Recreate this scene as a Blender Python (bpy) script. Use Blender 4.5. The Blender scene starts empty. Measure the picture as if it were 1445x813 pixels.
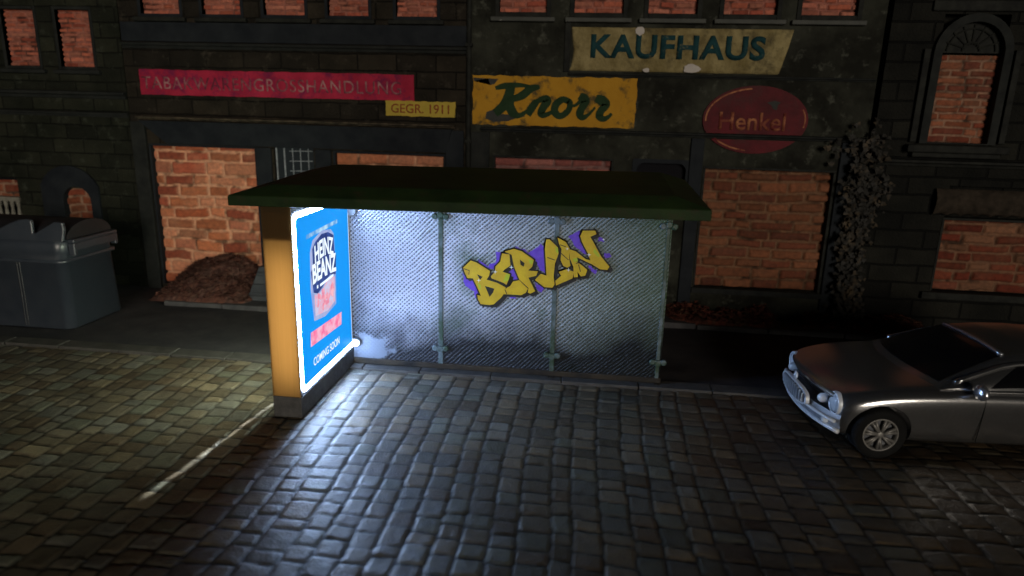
import bpy, bmesh, math, random
import numpy as np
from mathutils import Vector, Matrix, geometry
random.seed(7); rng = np.random.default_rng(11)
sc = bpy.context.scene
COL = sc.collection
R = math.radians

# ------------------------------------------------------------------ helpers
def link(o, parent=None):
    COL.objects.link(o)
    if parent is not None:
        o.parent = parent
    return o

def tag(o, label, cat, group=None):
    o['label'] = label; o['category'] = cat
    if group: o['group'] = group
    return o

def empty(name, loc, rz=0, label=None, cat=None):
    o = bpy.data.objects.new(name, None); o.empty_display_size = .2
    COL.objects.link(o); o.location = loc; o.rotation_euler = (0, 0, rz)
    if label: tag(o, label, cat)
    return o

def wparent(o, root):
    """parent a mesh whose vertices are in world coordinates"""
    p = root; m = Matrix.Identity(4)
    while p is not None:
        if p.type == 'EMPTY': m = Matrix.Translation(p.location) @ p.rotation_euler.to_matrix().to_4x4(); break
        p = p.parent
    o.parent = root
    if root.type == 'EMPTY':
        o.matrix_parent_inverse = m.inverted()

class MB:
    def __init__(s): s.v = []; s.f = []; s.m = []
    def add(s, vs, fs, mi=0):
        n = len(s.v); s.v += [tuple(v) for v in vs]; s.f += [tuple(i+n for i in f) for f in fs]; s.m += [mi]*len(fs); return s
    def box(s, x0, x1, y0, y1, z0, z1, mi=0):
        return s.add([(x0,y0,z0),(x1,y0,z0),(x1,y1,z0),(x0,y1,z0),(x0,y0,z1),(x1,y0,z1),(x1,y1,z1),(x0,y1,z1)],
              [(0,3,2,1),(4,5,6,7),(0,1,5,4),(1,2,6,5),(2,3,7,6),(3,0,4,7)], mi)
    def prism(s, pts, fn, d, holes=(), mi=0):
        """2-D outline pts -> fn(a,b,depth), thickness d"""
        loops = [list(pts)] + [list(h) for h in holes]
        tri = geometry.tessellate_polygon([[Vector((p[0], p[1], 0)) for p in l] for l in loops])
        flat = [p for l in loops for p in l]; n = len(flat)
        vs = [fn(p[0], p[1], 0) for p in flat] + [fn(p[0], p[1], d) for p in flat]
        fs = [tuple(t) for t in tri] + [tuple(i+n for i in t[::-1]) for t in tri]
        k = 0
        for l in loops:
            m = len(l)
            fs += [(k+i, k+(i+1) % m, n+k+(i+1) % m, n+k+i) for i in range(m)]
            k += m
        return s.add(vs, fs, mi)
    def tube(s, pts, r, n=8, mi=0):
        pts = [Vector(p) for p in pts]; rr = r if isinstance(r, (list, tuple)) else [r]*len(pts)
        vs = []; fs = []
        for i, p in enumerate(pts):
            t = (pts[min(i+1, len(pts)-1)] - pts[max(i-1, 0)]).normalized()
            a = t.cross(Vector((0, 0, 1)));
            if a.length < .1: a = t.cross(Vector((1, 0, 0)))
            a.normalize(); b = t.cross(a)
            vs += [p + (a*math.cos(2*math.pi*k/n) + b*math.sin(2*math.pi*k/n))*rr[i] for k in range(n)]
        for i in range(len(pts)-1):
            fs += [(i*n+k, i*n+(k+1) % n, (i+1)*n+(k+1) % n, (i+1)*n+k) for k in range(n)]
        fs += [tuple(range(n))[::-1], tuple((len(pts)-1)*n+k for k in range(n))]
        return s.add(vs, fs, mi)
    def lathe(s, prof, c, axis='y', n=32, mi=0):
        vs = []; fs = []; c = Vector(c)
        for (r, h) in prof:
            for k in range(n):
                a = 2*math.pi*k/n; u = r*math.cos(a); w = r*math.sin(a)
                vs.append(c + (Vector((u, h, w)) if axis == 'y' else Vector((h, u, w)) if axis == 'x' else Vector((u, w, h))))
        for i in range(len(prof)-1):
            fs += [(i*n+k, i*n+(k+1) % n, (i+1)*n+(k+1) % n, (i+1)*n+k) for k in range(n)]
        return s.add(vs, fs, mi)
    def grid(s, nu, nv, fn, mi=0, closed=False):
        vs = [fn(i, j) for i in range(nu) for j in range(nv)]
        fs = [(i*nv+j, (i+1)*nv+j, (i+1)*nv+j+1, i*nv+j+1) for i in range(nu-1) for j in range(nv-1)]
        return s.add(vs, fs, mi)
    def mesh(s, name, mats, smooth=False, recalc=True):
        me = bpy.data.meshes.new(name); me.from_pydata([tuple(v) for v in s.v], [], s.f)
        for m in (mats if isinstance(mats, (list, tuple)) else [mats]): me.materials.append(m)
        me.polygons.foreach_set('material_index', s.m)
        if recalc:
            bm = bmesh.new(); bm.from_mesh(me); bmesh.ops.recalc_face_normals(bm, faces=bm.faces); bm.to_mesh(me); bm.free()
        if smooth: me.polygons.foreach_set('use_smooth', [True]*len(me.polygons))
        return me
    def build(s, name, mats, parent=None, smooth=False, bevel=0, world=True, recalc=True, seg=2):
        o = bpy.data.objects.new(name, s.mesh(name, mats, smooth, recalc)); COL.objects.link(o)
        if parent is not None:
            if world: wparent(o, parent)
            else: o.parent = parent
        if bevel:
            b = o.modifiers.new('bevel', 'BEVEL'); b.width = bevel; b.segments = seg; b.limit_method = 'ANGLE'; b.angle_limit = R(40)
        return o

def numesh(name, V, F, mats, col=None, smooth=True, parent=None):
    me = bpy.data.meshes.new(name)
    me.vertices.add(len(V)); me.vertices.foreach_set('co', np.asarray(V, np.float32).ravel())
    me.loops.add(F.size); me.loops.foreach_set('vertex_index', F.astype(np.int32).ravel())
    me.polygons.add(len(F)); me.polygons.foreach_set('loop_start', np.arange(0, F.size, F.shape[1], dtype=np.int32))
    me.update(calc_edges=True); me.validate()
    if smooth: me.polygons.foreach_set('use_smooth', np.ones(len(F), bool))
    if col is not None:
        a = me.color_attributes.new('tone', 'FLOAT_COLOR', 'POINT')
        a.data.foreach_set('color', np.concatenate([col, np.ones((len(col), 1))], 1).astype(np.float32).ravel())
    for m in (mats if isinstance(mats, (list, tuple)) else [mats]): me.materials.append(m)
    o = bpy.data.objects.new(name, me); COL.objects.link(o)
    if parent is not None: wparent(o, parent)
    return o

def gridfaces(nx, ny, flip=False):
    i = np.arange(nx-1)[:, None]*ny + np.arange(ny-1)[None]
    f = np.stack([i, i+ny, i+ny+1, i+1], -1).reshape(-1, 4)
    return f[:, ::-1] if flip else f

def vnoise(x, y, seed=0):
    r = np.random.default_rng(seed); L = r.random((256, 256))
    xi = np.floor(x).astype(int); yi = np.floor(y).astype(int); u = x-xi; v = y-yi
    u = u*u*(3-2*u); v = v*v*(3-2*v)
    g = lambda a, b: L[a & 255, b & 255]
    return (g(xi, yi)*(1-u)+g(xi+1, yi)*u)*(1-v)+(g(xi, yi+1)*(1-u)+g(xi+1, yi+1)*u)*v
def fbm(x, y, seed=0, o=4):
    t = 0; a = .5
    for k in range(o): t = t + a*vnoise(x*2**k+k*17.3, y*2**k+k*9.1, seed+k); a *= .5
    return t

# ------------------------------------------------------------------ materials
def nodes(name):
    m = bpy.data.materials.new(name); m.use_nodes = True
    nt = m.node_tree; b = nt.nodes['Principled BSDF']
    return m, nt, b
def N(nt, t, **kw):
    n = nt.nodes.new(t)
    for k, v in kw.items():
        if k.startswith('i_'): n.inputs[k[2:].replace('_', ' ')].default_value = v
        else: setattr(n, k, v)
    return n
def rgba(c): return (c[0], c[1], c[2], 1)

def mat(name, c1, c2=None, rough=.7, metal=0, nscale=4, namt=(.35, .65), bump=.3, bscale=40, bdist=.01, vcol=False, spec=.5, rvar=0,
        brick=None, mortar=None, worn=None, wscale=3, wth=(.5, .56), coat=0, axis='xz'):
    """procedural surface: two noise-mixed tones, fine bump, optional block pattern / worn patches"""
    m, nt, b = nodes(name); L = nt.links.new
    tc = N(nt, 'ShaderNodeTexCoord'); co = tc.outputs['Object']
    n1 = N(nt, 'ShaderNodeTexNoise'); n1.inputs['Scale'].default_value = nscale; n1.inputs['Detail'].default_value = 7; n1.inputs['Roughness'].default_value = .62
    L(co, n1.inputs['Vector'])
    mr = N(nt, 'ShaderNodeMapRange'); mr.inputs[1].default_value = namt[0]; mr.inputs[2].default_value = namt[1]
    L(n1.outputs['Fac'], mr.inputs[0])
    mx = N(nt, 'ShaderNodeMix', data_type='RGBA'); mx.inputs[6].default_value = rgba(c1); mx.inputs[7].default_value = rgba(c2 or c1)
    L(mr.outputs[0], mx.inputs[0]); col = mx.outputs[2]
    n2 = N(nt, 'ShaderNodeTexNoise'); n2.inputs['Scale'].default_value = bscale; n2.inputs['Detail'].default_value = 6
    L(co, n2.inputs['Vector']); h = n2.outputs['Fac']
    if vcol:
        at = N(nt, 'ShaderNodeAttribute', attribute_name='tone')
        mm = N(nt, 'ShaderNodeMix', data_type='RGBA', blend_type='MULTIPLY'); mm.inputs[0].default_value = 1
        L(at.outputs['Color'], mm.inputs[6]); L(col, mm.inputs[7]); col = mm.outputs[2]
    if brick:
        sx = N(nt, 'ShaderNodeSeparateXYZ'); cx = N(nt, 'ShaderNodeCombineXYZ'); L(co, sx.inputs[0])
        nw = N(nt, 'ShaderNodeTexNoise'); nw.inputs['Scale'].default_value = 2.5; L(co, nw.inputs['Vector'])
        ad = N(nt, 'ShaderNodeMath', operation='MULTIPLY_ADD'); ad.inputs[1].default_value = .05; L(nw.outputs['Fac'], ad.inputs[0]); L(sx.outputs[2], ad.inputs[2])
        L(sx.outputs[0], cx.inputs[0]); L(ad.outputs[0], cx.inputs[1])
        bt = N(nt, 'ShaderNodeTexBrick'); bt.inputs['Scale'].default_value = 1; bt.inputs['Brick Width'].default_value = brick[0]; bt.inputs['Row Height'].default_value = brick[1]
        bt.inputs['Mortar Size'].default_value = brick[2]; bt.inputs['Mortar Smooth'].default_value = .4
        bt.inputs['Color1'].default_value = (.6, .6, .6, 1); bt.inputs['Color2'].default_value = (1.25, 1.2, 1.1, 1); bt.inputs['Mortar'].default_value = rgba(mortar or (.35, .35, .35))
        L(cx.outputs[0], bt.inputs['Vector'])
        mm = N(nt, 'ShaderNodeMix', data_type='RGBA', blend_type='MULTIPLY'); mm.inputs[0].default_value = 1
        L(col, mm.inputs[6]); L(bt.outputs['Color'], mm.inputs[7]); col = mm.outputs[2]
        ms = N(nt, 'ShaderNodeMath', operation='MULTIPLY_ADD'); ms.inputs[1].default_value = -1.6; L(bt.outputs['Fac'], ms.inputs[0]); L(h, ms.inputs[2]); h = ms.outputs[0]
    if worn:
        n3 = N(nt, 'ShaderNodeTexNoise'); n3.inputs['Scale'].default_value = wscale; n3.inputs['Detail'].default_value = 8; n3.inputs['Roughness'].default_value = .7
        mp = N(nt, 'ShaderNodeMapping'); mp.inputs['Location'].default_value = (3.1, 1.7, 5.3); L(co, mp.inputs[0]); L(mp.outputs[0], n3.inputs['Vector'])
        r3 = N(nt, 'ShaderNodeMapRange'); r3.inputs[1].default_value = wth[0]; r3.inputs[2].default_value = wth[1]; L(n3.outputs['Fac'], r3.inputs[0])
        mm = N(nt, 'ShaderNodeMix', data_type='RGBA'); mm.inputs[7].default_value = rgba(worn); L(r3.outputs[0], mm.inputs[0]); L(col, mm.inputs[6]); col = mm.outputs[2]
    L(col, b.inputs['Base Color'])
    b.inputs['Roughness'].default_value = rough; b.inputs['Metallic'].default_value = metal; b.inputs['Specular IOR Level'].default_value = spec
    if coat: b.inputs['Coat Weight'].default_value = coat; b.inputs['Coat Roughness'].default_value = .42
    if rvar:
        r4 = N(nt, 'ShaderNodeMapRange'); r4.inputs[1].default_value = .3; r4.inputs[2].default_value = .7; r4.inputs[3].default_value = rough-rvar; r4.inputs[4].default_value = rough+rvar
        L(n1.outputs['Fac'], r4.inputs[0]); L(r4.outputs[0], b.inputs['Roughness'])
    if bump:
        bp = N(nt, 'ShaderNodeBump'); bp.inputs['Strength'].default_value = bump; bp.inputs['Distance'].default_value = bdist
        L(h, bp.inputs['Height']); L(bp.outputs[0], b.inputs['Normal'])
    return m

def emat(name, c, s, nvar=0):
    m, nt, b = nodes(name)
    b.inputs['Base Color'].default_value = (.02, .02, .02, 1); b.inputs['Roughness'].default_value = .5; b.inputs['Specular IOR Level'].default_value = .1
    b.inputs['Emission Color'].default_value = rgba(c); b.inputs['Emission Strength'].default_value = s
    if nvar:
        tc = N(nt, 'ShaderNodeTexCoord'); n = N(nt, 'ShaderNodeTexNoise'); n.inputs['Scale'].default_value = nvar[0]; n.inputs['Detail'].default_value = 3
        nt.links.new(tc.outputs['Object'], n.inputs['Vector'])
        mr = N(nt, 'ShaderNodeMapRange'); mr.inputs[1].default_value = .38; mr.inputs[2].default_value = .6; nt.links.new(n.outputs['Fac'], mr.inputs[0])
        mx = N(nt, 'ShaderNodeMix', data_type='RGBA'); mx.inputs[6].default_value = rgba(c); mx.inputs[7].default_value = rgba(nvar[1])
        nt.links.new(mr.outputs[0], mx.inputs[0]); nt.links.new(mx.outputs[2], b.inputs['Emission Color'])
    return m

M = {}
M['cobble'] = mat('cobble_stone', (.78, .78, .78), (1.15, 1.1, 1.0), rough=.43, nscale=9, bump=.45, bscale=45, bdist=.012, vcol=True, rvar=.1, spec=.42)
M['ground'] = mat('far_ground', (.05, .047, .042), (.09, .08, .07), rough=.8, brick=(.3, .27, .02))
M['asphalt'] = mat('pavement_asphalt', (.035, .035, .04), (.055, .052, .055), rough=.85, nscale=3, bump=.6, bscale=90, spec=.15)
M['kerb'] = mat('kerb_stone', (.05, .048, .045), (.08, .075, .07), rough=.8, nscale=5, bump=.5, spec=.15)
M['step'] = mat('plinth_stone', (.05, .05, .055), (.085, .082, .085), rough=.85, nscale=4, bump=.5, spec=.15)
M['wall_old'] = mat('sooty_block_wall', (0.009, 0.0109, 0.0075), (0.021, 0.0225, 0.0158), rough=.85, nscale=1.6, bump=.9, bscale=30, bdist=.025, brick=(.62, .26, .014), spec=.15, worn=(.045, .05, .038), wscale=5, wth=(.56, .74))
M['wall_shop'] = mat('brown_block_wall', (0.0105, 0.009, 0.0067), (0.0255, 0.021, 0.0158), rough=.85, nscale=1.3, bump=.9, bscale=30, bdist=.025, brick=(.7, .28, .014), spec=.15, worn=(.05, .042, .032), wscale=5, wth=(.56, .74))
M['wall_render'] = mat('stained_render', (0.0083, 0.0083, 0.006), (0.0345, 0.036, 0.027), rough=.85, nscale=1.3, namt=(.40, .68), bump=.8, bscale=16, bdist=.02, spec=.15, worn=(.075, .078, .062), wscale=5, wth=(.56, .74))
M['wall_dark'] = mat('black_block_wall', (.006, .0065, .006), (.014, .014, .012), rough=.85, nscale=1.6, bump=1.0, bscale=30, bdist=.03, brick=(.8, .3, .02), spec=.15)
M['trim'] = mat('dark_stone_trim', (0.0097, 0.0112, 0.0112), (0.0203, 0.0218, 0.0203), rough=.8, nscale=5, bump=.5, bscale=25, spec=.15)
M['trim_blue'] = mat('slate_render', (0.0083, 0.0105, 0.0142), (0.0165, 0.0195, 0.0232), rough=.8, nscale=3, bump=.4, bscale=30, spec=.15)
M['trim_black'] = mat('black_stone_trim', (.008, .0085, .008), (.02, .021, .018), rough=.75, nscale=6, bump=.6, bscale=30, spec=.15)
M['sill_pale'] = mat('chipped_sill', (.03, .033, .028), (.05, .052, .045), worn=(.3, .3, .27), wscale=2.2, wth=(.58, .64), bump=.5)
M['ledge_tan'] = mat('worn_ledge', (.03, .025, .018), (.12, .095, .065), rough=.8, nscale=8, namt=(.4, .7), bump=.5, spec=.15)
M['void'] = mat('dark_opening', (.006, .006, .008), rough=.9, bump=0, spec=.15)
M['brick'] = mat('old_brick', (.7, .72, .75), (1.12, 1.08, 1.05), rough=.85, nscale=14, bump=.8, bscale=60, bdist=.012, vcol=True, spec=.25)
M['glass_dark'] = mat('dark_leaded_glass', (.02, .025, .03), rough=.2, bump=.1)
M['lead'] = mat('pale_glazing_bar', (.3, .33, .36), (.12, .13, .15), rough=.6, nscale=20, bump=.2)
M['stone_pale'] = mat('pale_carved_stone', (.2, .19, .16), (.12, .11, .09), rough=.8, nscale=10, bump=.5)
M['red_sign'] = mat('faded_red_paint', (.27, .012, .035), (.4, .022, .055), rough=.75, nscale=3, bump=.7, bscale=45, worn=(.16, .012, .05), wscale=4, wth=(.5, .62), spec=.15)
M['red_letter'] = mat('flaking_pale_letters', (.4, .2, .2), (.24, .06, .08), rough=.8, nscale=5, bump=.4, worn=(.13, .02, .04), wscale=1.9, wth=(.42, .56), spec=.15)
M['small_yellow'] = mat('chipped_yellow_paint', (.42, .3, .05), (.36, .27, .04), rough=.75, nscale=8, bump=.6, worn=(.06, .05, .03), wscale=5, wth=(.62, .68), spec=.15)
M['rust_letter'] = mat('rust_red_letters', (.26, .045, .02), (.2, .08, .025), rough=.8, nscale=12, bump=.3, worn=(.36, .26, .05), wscale=8, wth=(.62, .68), spec=.15)
M['cream_sign'] = mat('rough_cream_plaster', (.15, .115, .045), (.29, .235, .11), rough=.85, nscale=3.5, bump=1.0, bscale=9, bdist=.05, worn=(.075, .06, .03), wscale=3, wth=(.5, .68), spec=.15)
M['teal_letter'] = mat('dark_teal_letters', (.006, .032, .04), (.012, .05, .055), rough=.8, nscale=8, bump=.8, bscale=9, bdist=.03, worn=(.15, .13, .07), wscale=6, wth=(.58, .66), spec=.15)
M['chip'] = mat('white_plaster_chip', (.5, .46, .42), (.4, .36, .34), rough=.9, bump=.5)
M['ochre_sign'] = mat('weathered_ochre_paint', (.36, .175, .012), (.42, .215, .018), rough=.75, nscale=3, bump=.6, bscale=40, worn=(.085, .06, .022), wscale=2.6, wth=(.53, .62), spec=.15)
M['green_letter'] = mat('dark_green_letters', (.012, .03, .012), (.02, .042, .018), rough=.8, nscale=6, bump=.4, spec=.15)
M['grime'] = mat('grey_grime', (.05, .052, .05), (.03, .03, .028), rough=.9, bump=.5, spec=.15)
M['oval_red'] = mat('deep_red_enamel', (.055, .002, .005), (.1, .004, .009), rough=.6, nscale=3, bump=.5, bscale=30, worn=(.06, .008, .01), wscale=2.5, wth=(.52, .62), spec=.15)
M['oval_gold'] = mat('dull_gold_paint', (.4, .16, .075), (.16, .04, .025), rough=.7, nscale=6, bump=.3, worn=(.1, .012, .012), wscale=2.4, wth=(.48, .6), spec=.15)
M['roof'] = mat('dark_green_roof', (.010, .022, .008), (.02, .04, .011), rough=.62, nscale=2.2, bump=.4, bscale=60, spec=.15, worn=(.03, .028, .014), wscale=4, wth=(.54, .7))
M['post'] = mat('weathered_green_metal', (.10, .14, .165), (.02, .048, .028), rough=.45, nscale=2.4, namt=(.40, .54), bump=.5, bscale=50, worn=(.03, .04, .035), wscale=4, wth=(.6, .68))
M['rail'] = mat('dirty_base_rail', (.045, .036, .025), (.014, .013, .013), rough=.6, nscale=3, bump=.5, spec=.15)
M['housing'] = mat('grey_box_housing', (.12, .115, .105), (.2, .19, .18), rough=.6, nscale=5, bump=.3, bscale=60)
M['knob'] = mat('white_plastic_knob', (.3, .32, .35), rough=.4, bump=.1)
M['base'] = mat('grey_concrete_foot', (.045, .044, .044), (.09, .088, .086), rough=.75, nscale=6, bump=.4)
M['g_yellow'] = mat('yellow_spray_paint', (.60, .41, .005), (.48, .31, .006), rough=.5, nscale=6, bump=.5, bscale=70)
M['g_lime'] = mat('lime_spray_paint', (.38, .46, .015), rough=.5, bump=.4, bscale=70)
M['g_black'] = mat('black_spray_paint', (.006, .006, .007), rough=.55, bump=.4, bscale=70)
M['g_purple'] = mat('purple_spray_paint', (.09, .03, .45), (.14, .06, .55), rough=.5, nscale=12, bump=.4, bscale=70)
M['g_pale'] = mat('pale_spray_highlight', (.75, .8, .82), rough=.5, bump=.3)
M['bin'] = mat('black_bin_plastic', (.024, .031, .044), (.036, .043, .056), coat=1, rough=.3, nscale=5, bump=.35, bscale=80, spec=.5)
M['bin_lid'] = mat('bin_lid_plastic', (.012, .013, .016), (.02, .02, .024), rough=.45, nscale=5, bump=.3, bscale=80)
M['car'] = mat('silver_car_paint', (.44, .44, .45), (.50, .50, .505), rough=.19, metal=.95, nscale=30, bump=.06, bscale=300, coat=0)
M['chrome'] = mat('bright_metal', (.62, .64, .68), rough=.26, metal=.9, bump=.05)
M['lens'] = mat('headlight_lens', (.82, .86, .9), (.6, .66, .74), rough=.25, metal=.1, nscale=20, bump=.1)
M['carglass'] = mat('tinted_glass', (.004, .004, .005), rough=.16, bump=0, spec=.35)
M['tyre'] = mat('tyre_rubber', (.005, .005, .005), (.009, .009, .009), rough=.85, spec=.15, bump=.3)
M['rim'] = mat('grey_alloy', (.26, .25, .23), (.16, .155, .15), rough=.5, metal=.5, bump=.2)
M['nose'] = mat('satin_silver_nose', (.76, .79, .83), (.66, .69, .73), rough=.38, metal=.25, bump=.1)
M['grille'] = mat('dark_grille', (.12, .125, .14), rough=.4, metal=.4, bump=.1)
M['leaf'] = mat('dry_ivy_leaf', (.007, .006, .004), (.065, .044, .022), rough=.75, nscale=5, namt=(.5, .7), bump=.3)
M['stem'] = mat('brown_stem', (.04, .03, .02), (.06, .045, .03), rough=.85, bump=.5)
M['heap'] = mat('red_brown_leaf_litter', (.8, .8, .8), (1.15, 1.1, 1.1), rough=.95, nscale=8, bump=.9, bscale=50, bdist=.02, vcol=True, spec=.2)
M['slab'] = mat('blue_grey_slab', (.03, .038, .05), (.055, .062, .075), rough=.7, nscale=5, bump=.5, brick=(9, .22, .012))

# hatched, moss-stained shelter panel
def panel_material():
    m, nt, b = nodes('hatched_weathered_panel'); L = nt.links.new
    tc = N(nt, 'ShaderNodeTexCoord'); co = tc.outputs['Object']
    sx = N(nt, 'ShaderNodeSeparateXYZ'); L(co, sx.inputs[0])
    def math_(op, a, b_=None, c=None):
        n = N(nt, 'ShaderNodeMath', operation=op)
        for i, q in enumerate((a, b_, c)):
            if q is None: continue
            if isinstance(q, (int, float)): n.inputs[i].default_value = q
            else: L(q, n.inputs[i])
        return n.outputs[0]
    wob = N(nt, 'ShaderNodeTexNoise'); wob.inputs['Scale'].default_value = 2.2; wob.inputs['Detail'].default_value = 4; L(co, wob.inputs['Vector'])
    w = math_('MULTIPLY', wob.outputs['Fac'], .10)
    def hatch(sgn, per):
        a = math_('MULTIPLY_ADD', sx.outputs[0], sgn, sx.outputs[2])
        a = math_('ADD', a, w)
        s = math_('SINE', math_('MULTIPLY', a, 2*math.pi/per))
        return math_('MULTIPLY_ADD', s, .5, .5)
    h1 = hatch(-.92, .058); h2 = hatch(.9, .056)
    # left part crossed both ways, the rest one way
    nz = N(nt, 'ShaderNodeTexNoise'); nz.inputs['Scale'].default_value = 1.3; nz.inputs['Detail'].default_value = 3; L(co, nz.inputs['Vector'])
    g = N(nt, 'ShaderNodeMapRange'); g.inputs[1].default_value = -1.2; g.inputs[2].default_value = -3.4; g.inputs[3].default_value = .5; g.inputs[4].default_value = 1.0; L(sx.outputs[0], g.inputs[0])
    k = math_('MULTIPLY', g.outputs[0], math_('MULTIPLY', nz.outputs['Fac'], 1.5))
    fine = N(nt, 'ShaderNodeTexNoise'); fine.inputs['Scale'].default_value = 34; fine.inputs['Detail'].default_value = 5; L(co, fine.inputs['Vector'])
    mixh = N(nt, 'ShaderNodeMix', data_type='FLOAT'); L(k, mixh.inputs[0]); L(h1, mixh.inputs[2]); L(math_('MAXIMUM', h1, h2), mixh.inputs[3])
    mixh2 = math_('MULTIPLY_ADD', fine.outputs['Fac'], .8, math_('MULTIPLY', mixh.outputs[0], .9))
    # grooves hold dirt
    dirt = N(nt, 'ShaderNodeMapRange'); dirt.inputs[1].default_value = .42; dirt.inputs[2].default_value = 1.02; L(mixh2, dirt.inputs[0])
    st = N(nt, 'ShaderNodeTexNoise'); st.inputs['Scale'].default_value = 1.25; st.inputs['Detail'].default_value = 5; mp = N(nt, 'ShaderNodeMapping'); mp.inputs['Location'].default_value = (1.35, 0, .6); L(co, mp.inputs[0]); L(mp.outputs[0], st.inputs['Vector'])
    gr = N(nt, 'ShaderNodeMapRange'); gr.inputs[1].default_value = .47; gr.inputs[2].default_value = .66; L(st.outputs['Fac'], gr.inputs[0])
    c1 = N(nt, 'ShaderNodeMix', data_type='RGBA'); c1.inputs[6].default_value = (.04, .048, .065, 1); c1.inputs[7].default_value = (.55, .60, .74, 1); L(dirt.outputs[0], c1.inputs[0])
    # moss mostly on the middle bays; dimmer green rightwards paints the light's falloff
    mxr = N(nt, 'ShaderNodeMapRange'); mxr.inputs[1].default_value = -2.3; mxr.inputs[2].default_value = -1.5; mxr.inputs[3].default_value = .1; mxr.inputs[4].default_value = 1.0; L(sx.outputs[0], mxr.inputs[0])
    gm = math_('MULTIPLY', gr.outputs[0], mxr.outputs[0])
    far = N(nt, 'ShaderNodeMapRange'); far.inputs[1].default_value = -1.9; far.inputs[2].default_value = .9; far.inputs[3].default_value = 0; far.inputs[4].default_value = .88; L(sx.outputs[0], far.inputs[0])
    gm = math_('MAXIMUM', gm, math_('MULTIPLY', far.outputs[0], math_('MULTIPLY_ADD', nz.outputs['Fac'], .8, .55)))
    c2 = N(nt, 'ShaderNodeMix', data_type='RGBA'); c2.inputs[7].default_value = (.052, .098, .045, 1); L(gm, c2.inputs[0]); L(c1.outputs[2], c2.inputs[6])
    # splash-back dirt along the foot, ragged upper edge
    zz = math_('ADD', sx.outputs[2], math_('MULTIPLY_ADD', nz.outputs['Fac'], 1.0, -.5))
    zz = math_('ADD', zz, math_('MULTIPLY_ADD', sx.outputs[0], -.05, 0.02))
    ft = N(nt, 'ShaderNodeMapRange'); ft.inputs[1].default_value = 1.05; ft.inputs[2].default_value = .48; ft.inputs[3].default_value = 0; ft.inputs[4].default_value = .96; L(zz, ft.inputs[0])
    c3 = N(nt, 'ShaderNodeMix', data_type='RGBA'); c3.inputs[7].default_value = (.006, .007, .010, 1); L(ft.outputs[0], c3.inputs[0]); L(c2.outputs[2], c3.inputs[6])
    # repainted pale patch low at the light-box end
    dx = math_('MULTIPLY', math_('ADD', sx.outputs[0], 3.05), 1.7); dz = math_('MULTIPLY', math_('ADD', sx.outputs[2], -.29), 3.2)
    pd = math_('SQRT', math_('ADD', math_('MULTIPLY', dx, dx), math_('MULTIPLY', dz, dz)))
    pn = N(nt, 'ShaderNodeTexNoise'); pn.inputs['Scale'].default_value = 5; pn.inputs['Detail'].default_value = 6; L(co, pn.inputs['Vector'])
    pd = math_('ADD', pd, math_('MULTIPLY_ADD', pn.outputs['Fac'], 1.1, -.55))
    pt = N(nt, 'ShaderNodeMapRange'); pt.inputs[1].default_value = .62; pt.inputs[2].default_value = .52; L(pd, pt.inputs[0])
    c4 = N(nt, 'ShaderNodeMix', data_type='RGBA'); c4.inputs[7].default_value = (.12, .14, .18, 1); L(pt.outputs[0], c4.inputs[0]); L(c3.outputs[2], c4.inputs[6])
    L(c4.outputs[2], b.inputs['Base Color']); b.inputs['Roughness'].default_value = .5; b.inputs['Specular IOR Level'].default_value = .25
    bp = N(nt, 'ShaderNodeBump'); bp.inputs['Strength'].default_value = .8; bp.inputs['Distance'].default_value = .02
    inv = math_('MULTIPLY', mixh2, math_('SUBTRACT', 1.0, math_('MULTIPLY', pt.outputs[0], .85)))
    L(inv, bp.inputs['Height']); L(bp.outputs[0], b.inputs['Normal'])
    return m
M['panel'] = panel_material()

# translucent amber sheet lit from within
def amber_material():
    m, nt, b = nodes('amber_translucent_sheet'); L = nt.links.new
    out = nt.nodes['Material Output']
    tr = N(nt, 'ShaderNodeBsdfTranslucent'); tr.inputs[0].default_value = (.85, .42, .06, 1)
    tc = N(nt, 'ShaderNodeTexCoord'); mp = N(nt, 'ShaderNodeMapping'); mp.inputs['Scale'].default_value = (60, 60, 1.2); n = N(nt, 'ShaderNodeTexNoise'); n.inputs['Scale'].default_value = 1; n.inputs['Detail'].default_value = 3
    L(tc.outputs['Object'], mp.inputs[0]); L(mp.outputs[0], n.inputs['Vector'])
    mx = N(nt, 'ShaderNodeMix', data_type='RGBA'); mx.inputs[6].default_value = (.66, .49, .25, 1); mx.inputs[7].default_value = (.78, .59, .33, 1); L(n.outputs['Fac'], mx.inputs[0]); L(mx.outputs[2], tr.inputs[0])
    b.inputs['Base Color'].default_value = (.16, .1, .04, 1); b.inputs['Roughness'].default_value = .5
    ms = N(nt, 'ShaderNodeMixShader'); ms.inputs[0].default_value = .75; L(b.outputs[0], ms.inputs[1]); L(tr.outputs[0], ms.inputs[2]); L(ms.outputs[0], out.inputs['Surface'])
    return m
M['amber'] = amber_material()

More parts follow.
